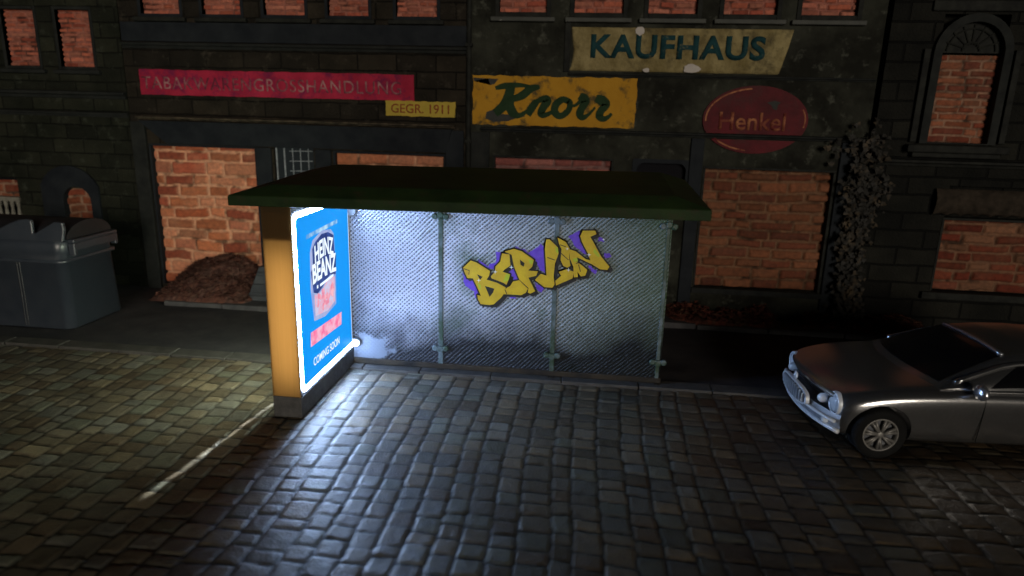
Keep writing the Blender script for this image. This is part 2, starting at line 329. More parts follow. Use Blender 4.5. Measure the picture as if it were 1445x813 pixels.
# ------------------------------------------------------------------ text and strokes
def text_polys(s, x0, x1, z0, z1, fn, d, offset=0, arch=None, name='lettering', shear=0, mats=None, parent=None, space=1):
    cu = bpy.data.curves.new('t', 'FONT'); cu.body = s; cu.size = 1; cu.offset = offset; cu.resolution_u = 4; cu.shear = shear; cu.space_character = space
    o = bpy.data.objects.new('t', cu); COL.objects.link(o)
    dg = bpy.context.evaluated_depsgraph_get(); me = bpy.data.meshes.new_from_object(o.evaluated_get(dg))
    bpy.data.objects.remove(o); bpy.data.curves.remove(cu)
    bm = bmesh.new(); bm.from_mesh(me)
    ret = bmesh.ops.extrude_face_region(bm, geom=bm.faces[:])
    top = [g for g in ret['geom'] if isinstance(g, bmesh.types.BMVert)]
    for v in top: v.co.z = 1
    xs = [v.co.x for v in bm.verts]; ys = [v.co.y for v in bm.verts]
    a0, a1, b0, b1 = min(xs), max(xs), min(ys), max(ys)
    for v in bm.verts:
        u = (v.co.x-a0)/(a1-a0); w = (v.co.y-b0)/(b1-b0)
        X = x0+(x1-x0)*u; Z = z0+(z1-z0)*w
        if arch: Z += arch*(1-(2*u-1)**2)
        v.co = Vector(fn(X, Z, d if v.co.z > .5 else 0))
    bmesh.ops.recalc_face_normals(bm, faces=bm.faces)
    bm.to_mesh(me); bm.free(); me.name = name
    me.materials.clear(); me.materials.append(mats)
    o = bpy.data.objects.new(name, me); COL.objects.link(o)
    if parent is not None: wparent(o, parent)
    return o

def stroke(mb, pts, w, fn, d, mi=0, round_=True):
    """brush stroke along a polyline (overlapping quads and discs); w = width or list"""
    ws = w if isinstance(w, (list, tuple)) else [w]*len(pts)
    L = []; Rr = []
    P = [Vector(p) for p in pts]
    for i, p in enumerate(P):
        t = (P[min(i+1, len(P)-1)]-P[max(i-1, 0)]); t.normalize(); n = Vector((-t.y, t.x))
        L.append(p+n*ws[i]/2); Rr.append(p-n*ws[i]/2)
    k0 = 0
    poly = L + Rr[::-1]
    n = len(P)
    vs = [fn(q.x, q.y, 0) for q in poly]+[fn(q.x, q.y, d) for q in poly]; m = 2*n
    fs = []
    for i in range(n-1):
        fs += [(i, i+1, m-2-i, m-1-i), (m+i, m+m-1-i, m+m-2-i, m+i+1)]
    fs += [(i, (i+1) % m, m+(i+1) % m, m+i) for i in range(m)]
    mb.add(vs, fs, mi)
def smoothpts(pts, n=6):
    P = [Vector(p) for p in pts]; out = []
    for i in range(len(P)-1):
        a = P[max(i-1, 0)]; b = P[i]; c = P[i+1]; e = P[min(i+2, len(P)-1)]
        for k in range(n):
            t = k/n
            out.append(.5*((2*b)+(c-a)*t+(2*a-5*b+4*c-e)*t*t+(3*b-a-3*c+e)*t**3))
    out.append(P[-1]); return [tuple(p) for p in out]

# ------------------------------------------------------------------ ground
def jitcells(t, L, jit, seedarr):
    """index and distances to both jittered borders; seedarr gives an int per point (row/column id)"""
    i = np.floor(t/L).astype(int)
    def bd(k): return (k+jit*(hash01(k, seedarr)-.5))*L
    lo = bd(i); hi = bd(i+1)
    i = np.where(t < lo, i-1, np.where(t >= hi, i+1, i))
    return i, t-bd(i), bd(i+1)-t
def hash01(a, b, s=0):
    x = np.sin(a*127.1+b*311.7+s*74.7)*43758.5453
    return x-np.floor(x)

def cobbles():
    X0, X1, Y0, Y1, st = -11.2, 9.6, 2.4, 8.70, .0205
    xs = np.arange(X0, X1, st); ys = np.linspace(Y0, Y1, int((Y1-Y0)/st))
    x, y = np.meshgrid(xs, ys, indexing='ij')
    bend = np.clip(x-1.2, 0, 5)
    xw = x+.04*np.sin(y*1.1+x*.35)+.03*(fbm(x*1.7, y*1.7, 3)-.5)*2 - .16*bend*np.sin((8.6-y)*.55)
    yw = y+.06*np.sin(x*.9)+.035*(fbm(x*2.1, y*2.1, 8)-.5)*2 + .02*x
    ci, da, db = jitcells(xw, .245, .34, np.zeros_like(xw))
    yy = yw+.25*hash01(ci, 5.0)
    ri, dc, dd = jitcells(yy, .228, .42, ci)
    wob = .015*(fbm(x*9, y*9, 21, 3)-.45)
    e1 = np.minimum(da, db)+wob; e2 = np.minimum(dc, dd)+wob
    g = .007
    def prof(e): return np.clip((e-g)/.042, 0, 1)
    q = np.minimum(1, np.sqrt(np.clip(prof(e1)*prof(e2), 0, 1)))
    q = 1-(1-q)**2.2
    hgt = .0155*q
    hs = hash01(ci, ri); h2 = hash01(ci, ri, 2); h3 = hash01(ci, ri, 3); h4 = hash01(ci, ri, 4)
    tilt = ((da-db)/.25*(h2-.5)+(dc-dd)/.23*(h3-.5))*.011
    z = hgt*(.75+.5*hs)+tilt*q+.008*(fbm(x*13, y*13, 31, 4)-.5)*q+.02*(fbm(x*.6, y*.6, 41)-.5)-.024
    pal = np.array([[.20, .185, .16], [.17, .165, .15], [.19, .20, .20], [.155, .14, .115], [.22, .195, .155], [.17, .185, .17], [.15, .125, .1]])
    k = (h4*len(pal)).astype(int) % len(pal)
    c = .66*pal[k]*(.72+.5*hs)[..., None]
    stain = np.clip((fbm(x*.8+4, y*.8, 51)-.40)*3.2, 0, 1)[..., None]
    c = c*(1-.35*stain)*np.array([1.08, 1.0, .88])
    soil_falloff = np.clip((x-.2+1.6*(fbm(x*.7, y*.7, 55)-.5))/3.0, 0, 1)[..., None]
    c = c*(1-soil_falloff)+soil_falloff*(c*np.array([.55, .46, .38]))  # browner stones to the right, also darkened to paint the light's falloff
    dirt = np.array([.026, .024, .021])
    m = np.clip((q-.25)/.5, 0, 1)[..., None]
    c = dirt*(1-m)+c*m
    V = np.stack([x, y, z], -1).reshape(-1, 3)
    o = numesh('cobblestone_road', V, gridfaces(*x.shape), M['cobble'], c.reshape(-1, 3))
    o['kind'] = 'structure'
cobbles()
def struct(o): o['kind'] = 'structure'; return o
mb = MB(); mb.add([(-150, -60, -.06), (150, -60, -.06), (150, 150, -.06), (-150, 150, -.06)], [(0, 1, 2, 3)])
struct(mb.build('ground', M['ground']))
YK = 8.86
def pavement():
    xs = np.linspace(-13, 11.5, 330); ys = np.linspace(YK+.1, 12.3, 60)
    x, y = np.meshgrid(xs, ys, indexing='ij')
    z = .012+.016*(fbm(x*1.5, y*1.5, 71)-.5)*2+.006*(fbm(x*9, y*9, 72)-.5)
    struct(numesh('pavement', np.stack([x, y, z], -1).reshape(-1, 3), gridfaces(*x.shape), M['asphalt']))
pavement()
mb = MB(); x = -13.0
while x < 11.4:
    w = random.uniform(.8, 1.1); dz = random.uniform(-.006, .006); dy = random.uniform(-.012, .012)
    mb.box(x, x+w-.012, 8.70+dy, 8.97+dy, -.05, .028+dz); x += w
struct(mb.build('kerb', M['kerb'], bevel=.012))
mb = MB(); x = -7.55
while x < 8.5:
    w = random.uniform(1.1, 1.7); f = 11.0 if x < -4.5 else 11.45
    mb.box(x, x+w-.01, f+random.uniform(-.02, .02), 12.14, .0, .10+random.uniform(-.008, .008)); x += w
struct(mb.build('plinth_step', M['step'], bevel=.02))

# ------------------------------------------------------------------ buildings
YF = 12.14
PAL_UP = ([[0.391, 0.106, 0.061], [0.454, 0.137, 0.085], [0.344, 0.081, 0.049], [0.422, 0.156, 0.103], [0.36, 0.119, 0.079]], [0.328, 0.125, 0.091])
PAL_SHOP = ([[0.423, 0.137, 0.063], [0.373, 0.096, 0.042], [0.475, 0.165, 0.083], [0.508, 0.206, 0.116], [0.356, 0.086, 0.047], [0.441, 0.154, 0.089]], [0.61, 0.32, 0.195])
PAL_PINK = ([[0.274, 0.089, 0.07], [0.245, 0.076, 0.064], [0.302, 0.115, 0.096]], [0.245, 0.128, 0.115])
PAL_BROWN = ([[0.178, 0.063, 0.029], [0.138, 0.041, 0.021], [0.194, 0.073, 0.035], [0.121, 0.038, 0.021]], [0.166, 0.085, 0.046])  # this and the next two: partly darkened to paint the dimmer right end
PAL_RED = ([[0.245, 0.071, 0.033], [0.202, 0.046, 0.023], [0.266, 0.093, 0.048], [0.173, 0.04, 0.023], [0.23, 0.081, 0.042]], [0.274, 0.155, 0.102])
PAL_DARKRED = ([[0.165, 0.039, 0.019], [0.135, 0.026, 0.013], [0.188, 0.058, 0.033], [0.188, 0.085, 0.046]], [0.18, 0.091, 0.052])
SEED = [100]
def brick_panel(name, x0, x1, z0, z1, y, bw, bh, pal, parent, arch=None, mgap=.014, depth=.03, st=None, pale=.0):
    """bricked-up opening: a relief of uneven bricks, mortar set back"""
    SEED[0] += 7; s = SEED[0]
    st = st or min(bh/9, .022)
    nx = max(8, int((x1-x0)/st)); nz = max(8, int((z1-z0)/st))
    x, z = np.meshgrid(np.linspace(x0, x1, nx), np.linspace(z0, z1, nz), indexing='ij')
    zw = z-z0+bh*.26*(fbm(x*2.2/bw*.3, z*1.3, s)-.5)*2+bh*.1*(fbm(x*9, z*9, s+1)-.5)
    ri, dc, dd = jitcells(zw, bh, .3, np.zeros_like(zw))
    xw = x+.5*bw*(ri % 2)+bw*.3*hash01(ri, 3., s)+bw*.06*(fbm(x*9, z*9, s+2)-.5)
    ci, da, db = jitcells(xw, bw, .55, ri)
    wob = bh*.11*(fbm(x*3/bh*.35, z*3/bh*.35, s+3, 4)-.47)
    e = np.minimum(np.minimum(da, db), np.minimum(dc, dd))+wob
    q = np.clip((e-mgap)/(bh*.16), 0, 1); q = 1-(1-q)**2
    h1 = hash01(ci, ri, s % 13+1); h2 = hash01(ci, ri, s % 13+2)
    d = depth*q*(.55+.75*h1)+depth*.9*(fbm(x*2.2/bh*.4, z*2.2/bh*.4, s+4, 4)-.5)
    p = np.array(pal[0]); k = (h2*len(p)).astype(int) % len(p)
    c = p[k]*(.68+.62*hash01(ci, ri, s % 13+3))[..., None]
    blot = np.clip((fbm(x*3, z*3, s+5)-.45)*3, 0, 1)[..., None]
    mc = np.array(pal[1])
    c = c*(1-.3*blot)+.3*blot*mc*.9
    m = np.clip((q-.15)/.5, 0, 1)[..., None]
    crack = np.clip((fbm(x*5, z*5, s+6)-.52)*6, 0, 1)[..., None]
    c = mc*(1-.72*crack)*(1-m)+c*m
    V = np.stack([x, y-d, z], -1)
    F = gridfaces(nx, nz)
    if arch:                                     # keep only faces under the arch  (cx, zspring, r)
        cx, zs, ra = arch
        ctr = V.reshape(-1, 3)[F].mean(1)
        keep = (ctr[:, 2] < zs) | ((ctr[:, 0]-cx)**2+(ctr[:, 2]-zs)**2 < ra*ra)
        F = F[keep]
    return numesh(name, V.reshape(-1, 3), F, M['brick'], c.reshape(-1, 3), parent=parent)

def wall(name, x0, x1, z0, z1, holes, m, parent, y=YF, back=4, reveal=.22, mr=None):
    """street front with real openings and reveals, as a solid block `back` deep"""
    xs = sorted({x0, x1, *[h[0] for h in holes], *[h[1] for h in holes]}); zs = sorted({z0, z1, *[h[2] for h in holes], *[h[3] for h in holes]})
    mb = MB()
    for i in range(len(xs)-1):
        for j in range(len(zs)-1):
            cx = (xs[i]+xs[i+1])/2; cz = (zs[j]+zs[j+1])/2
            if any(h[0] < cx < h[1] and h[2] < cz < h[3] for h in holes): continue
            mb.add([(xs[i], y, zs[j]), (xs[i+1], y, zs[j]), (xs[i+1], y, zs[j+1]), (xs[i], y, zs[j+1])], [(0, 1, 2, 3)])
    for (a, b, c, d) in holes:
        Y = y+reveal
        mb.add([(a, y, c), (a, y, d), (a, Y, d), (a, Y, c)], [(0, 1, 2, 3)]); mb.add([(b, y, c), (b, Y, c), (b, Y, d), (b, y, d)], [(0, 1, 2, 3)])
        mb.add([(a, y, d), (b, y, d), (b, Y, d), (a, Y, d)], [(0, 1, 2, 3)]); mb.add([(a, y, c), (a, Y, c), (b, Y, c), (b, y, c)], [(0, 1, 2, 3)])
        mb.add([(a, Y, c), (a, Y, d), (b, Y, d), (b, Y, c)], [(0, 3, 2, 1)])
    Y = y+back
    mb.add([(x0, y, z0), (x0, y, z1), (x0, Y, z1), (x0, Y, z0)], [(0, 1, 2, 3)]); mb.add([(x1, y, z0), (x1, Y, z0), (x1, Y, z1), (x1, y, z1)], [(0, 1, 2, 3)])
    mb.add([(x0, y, z1), (x1, y, z1), (x1, Y, z1), (x0, Y, z1)], [(0, 1, 2, 3)]); mb.add([(x0, Y, z0), (x0, Y, z1), (x1, Y, z1), (x1, Y, z0)], [(0, 1, 2, 3)])
    return mb.build(name, m, parent, recalc=False)

def roof_part(x0, x1, z, parent):
    mb = MB(); mb.add([(x0-.02, YF-.12, z+.004), (x1+.02, YF-.12, z+.004), (x1+.02, YF+4.05, z+.004), (x0-.02, YF+4.05, z+.004), (x0-.02, YF+2, z+1.4), (x1+.02, YF+2, z+1.4)],
                       [(0, 1, 5, 4), (2, 3, 4, 5), (1, 2, 5), (3, 0, 4), (0, 3, 2, 1)])
    return mb.build('roof', M['trim_black'], parent)

def window(x0, x1, z0, z1, bw, bh, pal, parent, fm='trim', y=YF, sill=True, head=None, frame=.055, set_=.10, sm=None, arch=None):
    """window part: frame mesh > brick infill, sill"""
    mb = MB(); f = frame; ya = y-.022; yb = y+.16
    mb.box(x0-f, x0, ya, yb, z0-f, z1+f); mb.box(x1, x1+f, ya, yb, z0-f, z1+f)
    mb.box(x0, x1, ya, yb, z1, z1+f); mb.box(x0, x1, ya, yb, z0-f, z0)
    w = mb.build('window', M[fm], parent, bevel=.008)
    brick_panel('brick_infill', x0-.002, x1+.002, z0-.002, z1+.002, y+set_, bw, bh, pal, w, arch=arch)
    if sill:
        mb = MB(); mb.box(x0-f-.07, x1+f+.07, y-.085, y+.02, z0-f-.075, z0-f-.004)
        mb.build('sill', M[sm or fm], w, bevel=.012)
    return w

def ledge(name, x0, x1, z, h, out, m, parent, y=YF):
    mb = MB(); n = 5
    pr = [(0, z-h), (out*.45, z-h), (out*.6, z-h*.55), (out, z-h*.4), (out, z), (0, z+.012)]
    vs = [(x0, y+.01-p[0], p[1]) for p in pr]+[(x1, y+.01-p[0], p[1]) for p in pr]; k = len(pr)
    fs = [(i, (i+1) % k, k+(i+1) % k, k+i) for i in range(k)]+[tuple(range(k)), tuple(range(k, 2*k))[::-1]]
    mb.add(vs, fs); return mb.build(name, m, parent, bevel=.006)

XZ = lambda y: (lambda a, b, d: (a, y-d, b))          # outline on a street front, thickness towards the street
def arc(cx, cz, r, a0, a1, n=14): return [(cx+r*math.cos(R(a0+(a1-a0)*i/n)), cz+r*math.sin(R(a0+(a1-a0)*i/n))) for i in range(n+1)]

# --- A: far left stone house
A = empty('stone_house', (-11.5, YF, 0), label='dark sooty stone house behind the waste container with a small arched niche', cat='house')
upA = [(-13.7, -13.0), (-12.05, -11.4), (-10.92, -10.27), (-9.84, -9.18)]
hA = [(a, b, 4.14, 5.12) for a, b in upA]+[(-10.5, -9.5, .2, 1.9), (-11.95, -11.12, .3, 2.05)]
wall('wall', -15, -8.62, 0, 9.4, hA, M['wall_old'], A); roof_part(-15, -8.62, 9.4, A)
for a, b in upA: window(a, b, 4.14, 5.12, .25, .085, PAL_UP, A, fm='trim', sill=True)
for a, b in upA: window(a, b, 6.5, 7.6, .25, .085, PAL_UP, A, fm='trim', set_=-.004)
ledge('string_course', -15, -8.62, 3.70, .12, .11, M['trim'], A); ledge('string_course', -15, -8.62, 3.33, .08, .06, M['trim'], A)
ledge('cornice', -15, -8.64, 9.3, .4, .3, M['trim'], A)
# arched niche: slate surround with a bricked arch
out = [(-10.6, .2), (-9.4, .2), (-9.4, 1.95)]+arc(-10.0, 1.67, .66, 25, 155, 10)[1:-1]+[(-10.6, 1.95)]
inn = [(-10.16, .3), (-9.58, .3), (-9.58, 1.65)]+arc(-9.87, 1.65, .29, 0, 180, 12)[1:-1]+[(-10.16, 1.65)]
mb = MB(); mb.prism(out, XZ(YF+.12), .17, holes=[inn]); nk = mb.build('niche', M['trim_blue'], A, bevel=.01)
brick_panel('brick_infill', -10.17, -9.57, .29, 1.95, YF+.1, .34, .16, PAL_RED, nk)
mb = MB(); mb.box(-11.95, -11.12, YF+.1, YF+.2, .3, 2.05); bw_ = mb.build('balustrade_window', M['void'], A)
brick_panel('brick_infill', -11.9, -11.15, 1.6, 2.0, YF+.09, .34, .15, PAL_RED, bw_)
mb = MB()
for i in range(6):
    cx = -11.86+i*.135
    mb.lathe([(.0, 0), (.045, 0), (.045, .06), (.025, .1), (.05, .3), (.05, .42), (.025, .62), (.042, .7), (.042, .76), (0, .76)], (cx, YF+.02, .84), axis='z', n=12)
mb.box(-11.96, -11.1, YF-.05, YF+.09, 1.6, 1.68); mb.box(-11.96, -11.1, YF-.05, YF+.09, .74, .84)
mb.build('baluster_row', M['stone_pale'], bw_, smooth=False)

# --- B: shop with red banner
B = empty('shop_building', (-5.4, YF, 0), label='brown stone shop building with bricked-up shopfront under the faded red banner', cat='building')
upB = [(-8.16, -7.43), (-7.0, -6.29), (-5.86, -5.12), (-4.7, -3.98), (-3.49, -2.78)]
hB = [(a, b, 5.07, 6.5) for a, b in upB]+[(-8.27, -6.2, .1, 2.8), (-5.84, -5.08, 1.4, 2.82), (-4.69, -2.65, .4, 2.78)]
wall('wall', -8.60, -2.24, 0, 10.2, hB, M['wall_shop'], B); roof_part(-8.6, -2.24, 10.2, B)
for a, b in upB: window(a, b, 5.07, 6.5, .24, .085, PAL_UP, B, fm='trim_blue', sm='trim_black')
ledge('string_course', -8.58, -2.24, 4.58, .1, .08, M['trim'], B)
mb = MB(); mb.box(-8.58, -2.26, YF-.03, YF+.01, 4.60, 4.93); mb.build('frieze', M['trim_blue'], B, bevel=.01)
ledge('cornice', -8.40, -2.46, 3.29, .055, .17, M['ledge_tan'], B)
ledge('cornice', -8.6, -2.24, 10.1, .5, .35, M['trim'], B)
# sloping lintel board with mitred ends under the ledge
mb = MB(); fy = YF-.004
pts = [(-8.36, 3.215, .13), (-2.50, 3.215, .13), (-2.62, 2.81, .02), (-7.92, 2.81, .02)]
vs = [(p[0], fy-p[2], p[1]) for p in pts]+[(p[0], fy+.03, p[1]) for p in pts]
mb.add(vs, [(3, 2, 1, 0), (4, 5, 6, 7), (0, 1, 5, 4), (1, 2, 6, 5), (2, 3, 7, 6), (3, 0, 4, 7)])
mb.build('lintel_board', M['trim_blue'], B)
mb = MB(); mb.box(-8.58, -8.30, YF-.07, YF+.005, 0, 3.2); mb.build('pilaster', M['trim'], B, bevel=.015)
mb = MB(); mb.box(-6.17, -5.88, YF-.05, YF+.005, 0, 2.79); mb.build('pilaster', M['trim_blue'], B, bevel=.012)
mb = MB(); mb.box(-5.04, -4.74, YF-.05, YF+.005, 0, 2.79); mb.build('pilaster', M['trim_blue'], B, bevel=.012)
mb = MB(); mb.box(-2.62, -2.30, YF-.06, YF+.005, 0, 3.2); mb.build('pilaster', M['trim_blue'], B, bevel=.012)
def shopwin(x0, x1, z0, z1, bw, bh, pal, parent, fm, hz=.05, set_=.125):
    mb = MB(); f = .04; mb.box(x0-f, x0, YF-.012, YF+.2, z0, z1); mb.box(x1, x1+f, YF-.012, YF+.2, z0, z1); mb.box(x0-f, x1+f, YF-.012, YF+.2, z1, z1+f)
    w = mb.build('shop_window', M[fm], parent, bevel=.008)
    brick_panel('brick_infill', x0-.002, x1+.002, z0, z1+.002, YF+set_, bw, bh, pal, w, depth=.05, mgap=.018)
    return w
shopwin(-8.25, -6.21, .1, 2.76, .52, .215, PAL_SHOP, B, 'trim_blue')
shopwin(-4.67, -2.67, .4, 2.74, .52, .215, PAL_SHOP, B, 'trim_blue')
mb = MB(); mb.box(-5.84, -5.08, YF+.06, YF+.1, 1.4, 2.82); lw = mb.build('leaded_window', M['glass_dark'], B)
mb = MB()
for x in (-5.81, -5.66, -5.50, -5.35, -5.20): mb.tube([(x+random.uniform(-.01, .01), YF+.045, 1.45), (x, YF+.045, 2.79)], .008 if x > -5.6 else .014, 6)
for z in (1.6, 1.8, 2.0, 2.2, 2.38, 2.56, 2.74): mb.tube([(-5.56, YF+.04, z), (-5.12, YF+.04, z+.01)], .008, 6)
mb.build('glazing_bars', M['lead'], lw)

# --- C: department store
Cc = empty('store_building', (1.1, YF, 0), label='stained grey-green rendered store building with the cream, ochre and oval signs on its front', cat='building')
upC = [(-1.71, -.92), (-.46, .34), (.75, 1.53), (1.95, 2.78), (3.16, 4.01)]
hC = [(a, b, 5.16, 6.7) for a, b in upC]+[(-1.76, .32, .4, 2.80), (.72, 1.58, 1.9, 2.80), (1.88, 4.02, .6, 2.72)]
wall('wall', -2.19, 4.46, 0, 10.8, hC, M['wall_render'], Cc); roof_part(-2.19, 4.46, 10.8, Cc)
for a, b in upC: window(a, b, 5.16, 6.7, .27, .095, PAL_UP, Cc, fm='trim_black', sm='sill_pale', frame=.075)
ledge('cornice', -2.19, 4.46, 10.7, .5, .35, M['trim'], Cc)
ledge('string_course', -2.0, 4.44, 3.27, .07, .09, M['trim'], Cc)
ledge('string_course', -.52, 4.44, 4.205, .05, .06, M['trim'], Cc)
mb = MB(); mb.box(-2.17, -1.84, YF-.045, YF+.005, 0, 3.19); mb.build('pilaster', M['trim'], Cc, bevel=.012)
mb = MB(); mb.box(1.62, 1.84, YF-.05, YF+.005, 0, 3.19); mb.build('pilaster', M['trim_blue'], Cc, bevel=.012)
mb = MB(); mb.box(4.06, 4.44, YF-.05, YF+.005, 0, 3.19); mb.build('pilaster', M['trim_blue'], Cc, bevel=.012)
mb = MB(); mb.box(-.6, -.5, YF-.03, YF+.005, 4.22, 5.06); mb.build('band', M['trim_black'], Cc, bevel=.01)
shopwin(-1.74, .30, .4, 2.76, .5, .2, PAL_PINK, Cc, 'trim_black')
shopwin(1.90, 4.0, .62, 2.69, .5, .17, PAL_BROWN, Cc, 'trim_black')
mb = MB(); mb.box(1.84, 4.06, YF-.07, YF+.005, .5, .6); mb.build('sill', M['trim'], Cc, bevel=.012)
def rrect(x0, x1, z0, z1, r, n=5):
    return arc(x1-r, z1-r, r, 0, 90, n)+arc(x0+r, z1-r, r, 90, 180, n)+arc(x0+r, z0+r, r, 180, 270, n)+arc(x1-r, z0+r, r, 270, 360, n)
mb = MB(); mb.prism(rrect(.66, 1.64, 1.85, 2.82, .05), XZ(YF+.05), .065, holes=[rrect(.74, 1.57, 1.93, 2.75, .12)]); vt = mb.build('vent', M['trim_blue'], Cc, bevel=.006)
mb = MB(); mb.box(.72, 1.58, YF+.12, YF+.14, 1.9, 2.79); mb.build('opening', M['void'], vt)

# --- D: right house
D = empty('corner_house', (7.6, YF, 0), label='almost black stone house behind the car with an arched bricked window', cat='house')
hD = [(5.33, 6.30, 3.24, 5.2), (5.86, 7.95, .74, 2.55), (8.2, 9.2, 3.24, 5.2)]
wall('wall', 4.55, 11.5, 0, 9.0, hD, M['wall_dark'], D); roof_part(4.55, 11.5, 9, D)
def archwin(x0, x1, z0, zs):
    cx = (x0+x1)/2; r = (x1-x0)/2
    o = [(x0-.13, z0-.02), (x1+.13, z0-.02), (x1+.13, zs)]+arc(cx, zs, r+.13, 0, 180, 18)[1:-1]+[(x0-.13, zs)]
    i = [(x0, z0), (x1, z0), (x1, zs)]+arc(cx, zs, r, 0, 180, 18)[1:-1]+[(x0, zs)]
    mb = MB(); mb.prism(o, XZ(YF+.14), .21, holes=[i])
    w = mb.build('arched_window', M['trim'], D, bevel=.014)
    brick_panel('brick_infill', x0-.01, x1+.01, z0, zs-.03, YF+.10, .34, .115, PAL_RED, w)
    mb = MB(); mb.prism([(x1, zs)]+arc(cx, zs, r, 0, 180, 18)[1:-1]+[(x0, zs)], XZ(YF+.1), .05)
    for k in range(1, 8):
        a = R(180*k/8); c, s = math.cos(a), math.sin(a)
        mb.tube([(cx+.1*c, YF+.04, zs+.03+.1*s), (cx+(r-.03)*c, YF+.04, zs+(r-.03)*s)], .014, 6)
    mb.tube([(cx+.13*math.cos(R(a)), YF+.035, zs+.03+.13*math.sin(R(a))) for a in range(0, 181, 15)], .018, 6)
    mb.tube([(p[0], YF+.035, p[1]) for p in arc(cx, zs, r-.09, 4, 176, 20)], .014, 6)
    mb.build('fanlight', M['trim_black'], w)
    mb = MB(); mb.box(x0-.32, x1+.32, YF-.16, YF+.02, z0-.16, z0-.04); mb.box(x0-.22, x1+.22, YF-.11, YF+.02, z0-.24, z0-.163); mb.build('sill', M['trim_black'], w, bevel=.02)
    for s_ in (-1, 1):
        mb = MB(); mb.box(cx+s_*(r+.22)-.05, cx+s_*(r+.22)+.05, YF-.06, YF+.02, z0, zs+.05); mb.build('jamb', M['trim_black'], w, bevel=.012)
archwin(5.36, 6.27, 3.24, 4.63); archwin(8.2, 9.2, 3.24, 4.63)
mb = MB(); mb.box(5.12, 6.55, YF-.05, YF+.005, 5.24, 5.4); mb.build('hood_mould', M['trim_black'], D, bevel=.02)
ledge('string_course', 4.57, 11.5, 2.95, .1, .13, M['trim_black'], D); ledge('cornice', 4.57, 11.5, 8.9, .4, .3, M['trim_black'], D)
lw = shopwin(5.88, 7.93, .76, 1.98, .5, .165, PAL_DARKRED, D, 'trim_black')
mb = MB(); mb.box(5.7, 8.1, YF-.07, YF+.005, .62, .74); mb.build('sill', M['trim_black'], D, bevel=.012)
nx, nz = 90, 22                                   # rough scalloped lintel above the shop window
mb = MB()
def fx(i, j):
    x = 5.64+2.4*i/(nx-1); t = j/(nz-1)
    zb = 2.06+.035*abs(math.sin(i*.37))
    z = zb+(2.50-zb)*t
    return (x, YF-.03-.10*math.sin(math.pi*min(1, t*1.0))**.6-.02*random.random(), z)
mb.grid(nx, nz, fx); mb.build('awning', mat('dark_brown_plaster', (.02, .016, .012), (.042, .032, .024), rough=.9, nscale=6, bump=.8, bscale=20, spec=.1), D, smooth=True)

# ------------------------------------------------------------------ painted signs on the fronts
def rough_outline(x0, x1, z0, z1, j, n=26, seed=1):
    r = random.Random(seed); p = []
    nx = n; nz = max(4, int(n*(z1-z0)/(x1-x0)))
    for i in range(nx): p.append((x0+(x1-x0)*i/nx, z0+r.uniform(-j, j)))
    for i in range(nz): p.append((x1+r.uniform(-j, j), z0+(z1-z0)*i/nz))
    for i in range(nx): p.append((x1-(x1-x0)*i/nx, z1+r.uniform(-j, j)))
    for i in range(nz): p.append((x0+r.uniform(-j, j), z1-(z1-z0)*i/nz))
    return p
def relief_sign(name, x0, x1, z0, z1, y, amp, m, seed, clip=None):
    st = .025; nx = int((x1-x0)/st); nz = int((z1-z0)/st)
    x, z = np.meshgrid(np.linspace(x0, x1, nx), np.linspace(z0, z1, nz), indexing='ij')
    d = .012+amp*(fbm(x*3, z*3, seed, 5))
    e = np.minimum(np.minimum(x-x0, x1-x), np.minimum(z-z0, z1-z)); d = np.where(e < .012, -.02, d)
    sh = 0
    if clip: x = clip(x, z)
    return numesh(name, np.stack([x, y-d, z], -1).reshape(-1, 3), gridfaces(nx, nz), m)

# red banner
mb = MB(); mb.prism(rough_outline(-8.31, -3.19, 3.68, 4.12, .008, 40, 3), XZ(YF-.003), .018)
s = mb.build('banner_sign', M['red_sign']); tag(s, 'long faded red banner sign with flaking pale capitals on the brown shop front', 'sign')
text_polys('TABAKWARENGROSSHANDLUNG', -8.27, -3.42, 3.78, 4.00, XZ(YF-.019), .008, offset=.004, mats=M['red_letter'], parent=s, space=1.12)
# small yellow sign
mb = MB(); mb.prism(rough_outline(-3.70, -2.45, 3.42, 3.68, .008, 16, 5), XZ(YF-.024), .016)
s = mb.build('date_sign', M['small_yellow']); tag(s, 'small yellow sign with a rust red founding date at the banner end', 'sign')
text_polys('GEGR. 1911', -3.60, -2.56, 3.475, 3.63, XZ(YF-.039), .006, offset=.008, mats=M['rust_letter'], parent=s)
# cream plaster sign
def cl(x, z):
    t = (z-4.25)/.7
    l = -.50+.1*np.clip(t*2, 0, 1)*(1-t)+.04*(fbm(z*4, z*0, 5)-.5)
    r = 2.93+.17*t+.03*(fbm(z*5, z*0+2, 6)-.5)
    return l+(x+.5)/3.6*(r-l)
s = relief_sign('store_sign', -.5, 3.1, 4.235, 4.95, YF+.002, .045, M['cream_sign'], 91, cl)
tag(s, 'rough cream plaster sign with dark teal capitals under the upper windows', 'sign')
text_polys('KAUFHAUS', -.16, 2.66, 4.45, 4.83, XZ(YF-.022), .022, offset=.032, mats=M['teal_letter'], parent=s, space=1.08)
rr = random.Random(5)
for (cx, cz, rx, rz) in ((.63, 4.88, .075, .07), (1.52, 4.305, .15, .075), (.78, 4.27, .06, .04)):
    mb = MB(); mb.prism([(cx+rx*math.cos(a*.5236)*rr.uniform(.75, 1.15), max(4.24, cz+rz*math.sin(a*.5236)*rr.uniform(.75, 1.15))) for a in range(12)], XZ(YF-.03), .03); mb.build('plaster_chip', M['chip'], s)
# ochre sign
mb = MB(); o_ = rough_outline(-2.15, .65, 3.32, 4.14, .012, 30, 9)
mb.prism(o_, XZ(YF-.003), .016)
s = mb.build('script_sign', M['ochre_sign']); tag(s, 'weathered ochre sign with dark green handwriting lettering beside the dark gap between fronts', 'sign')
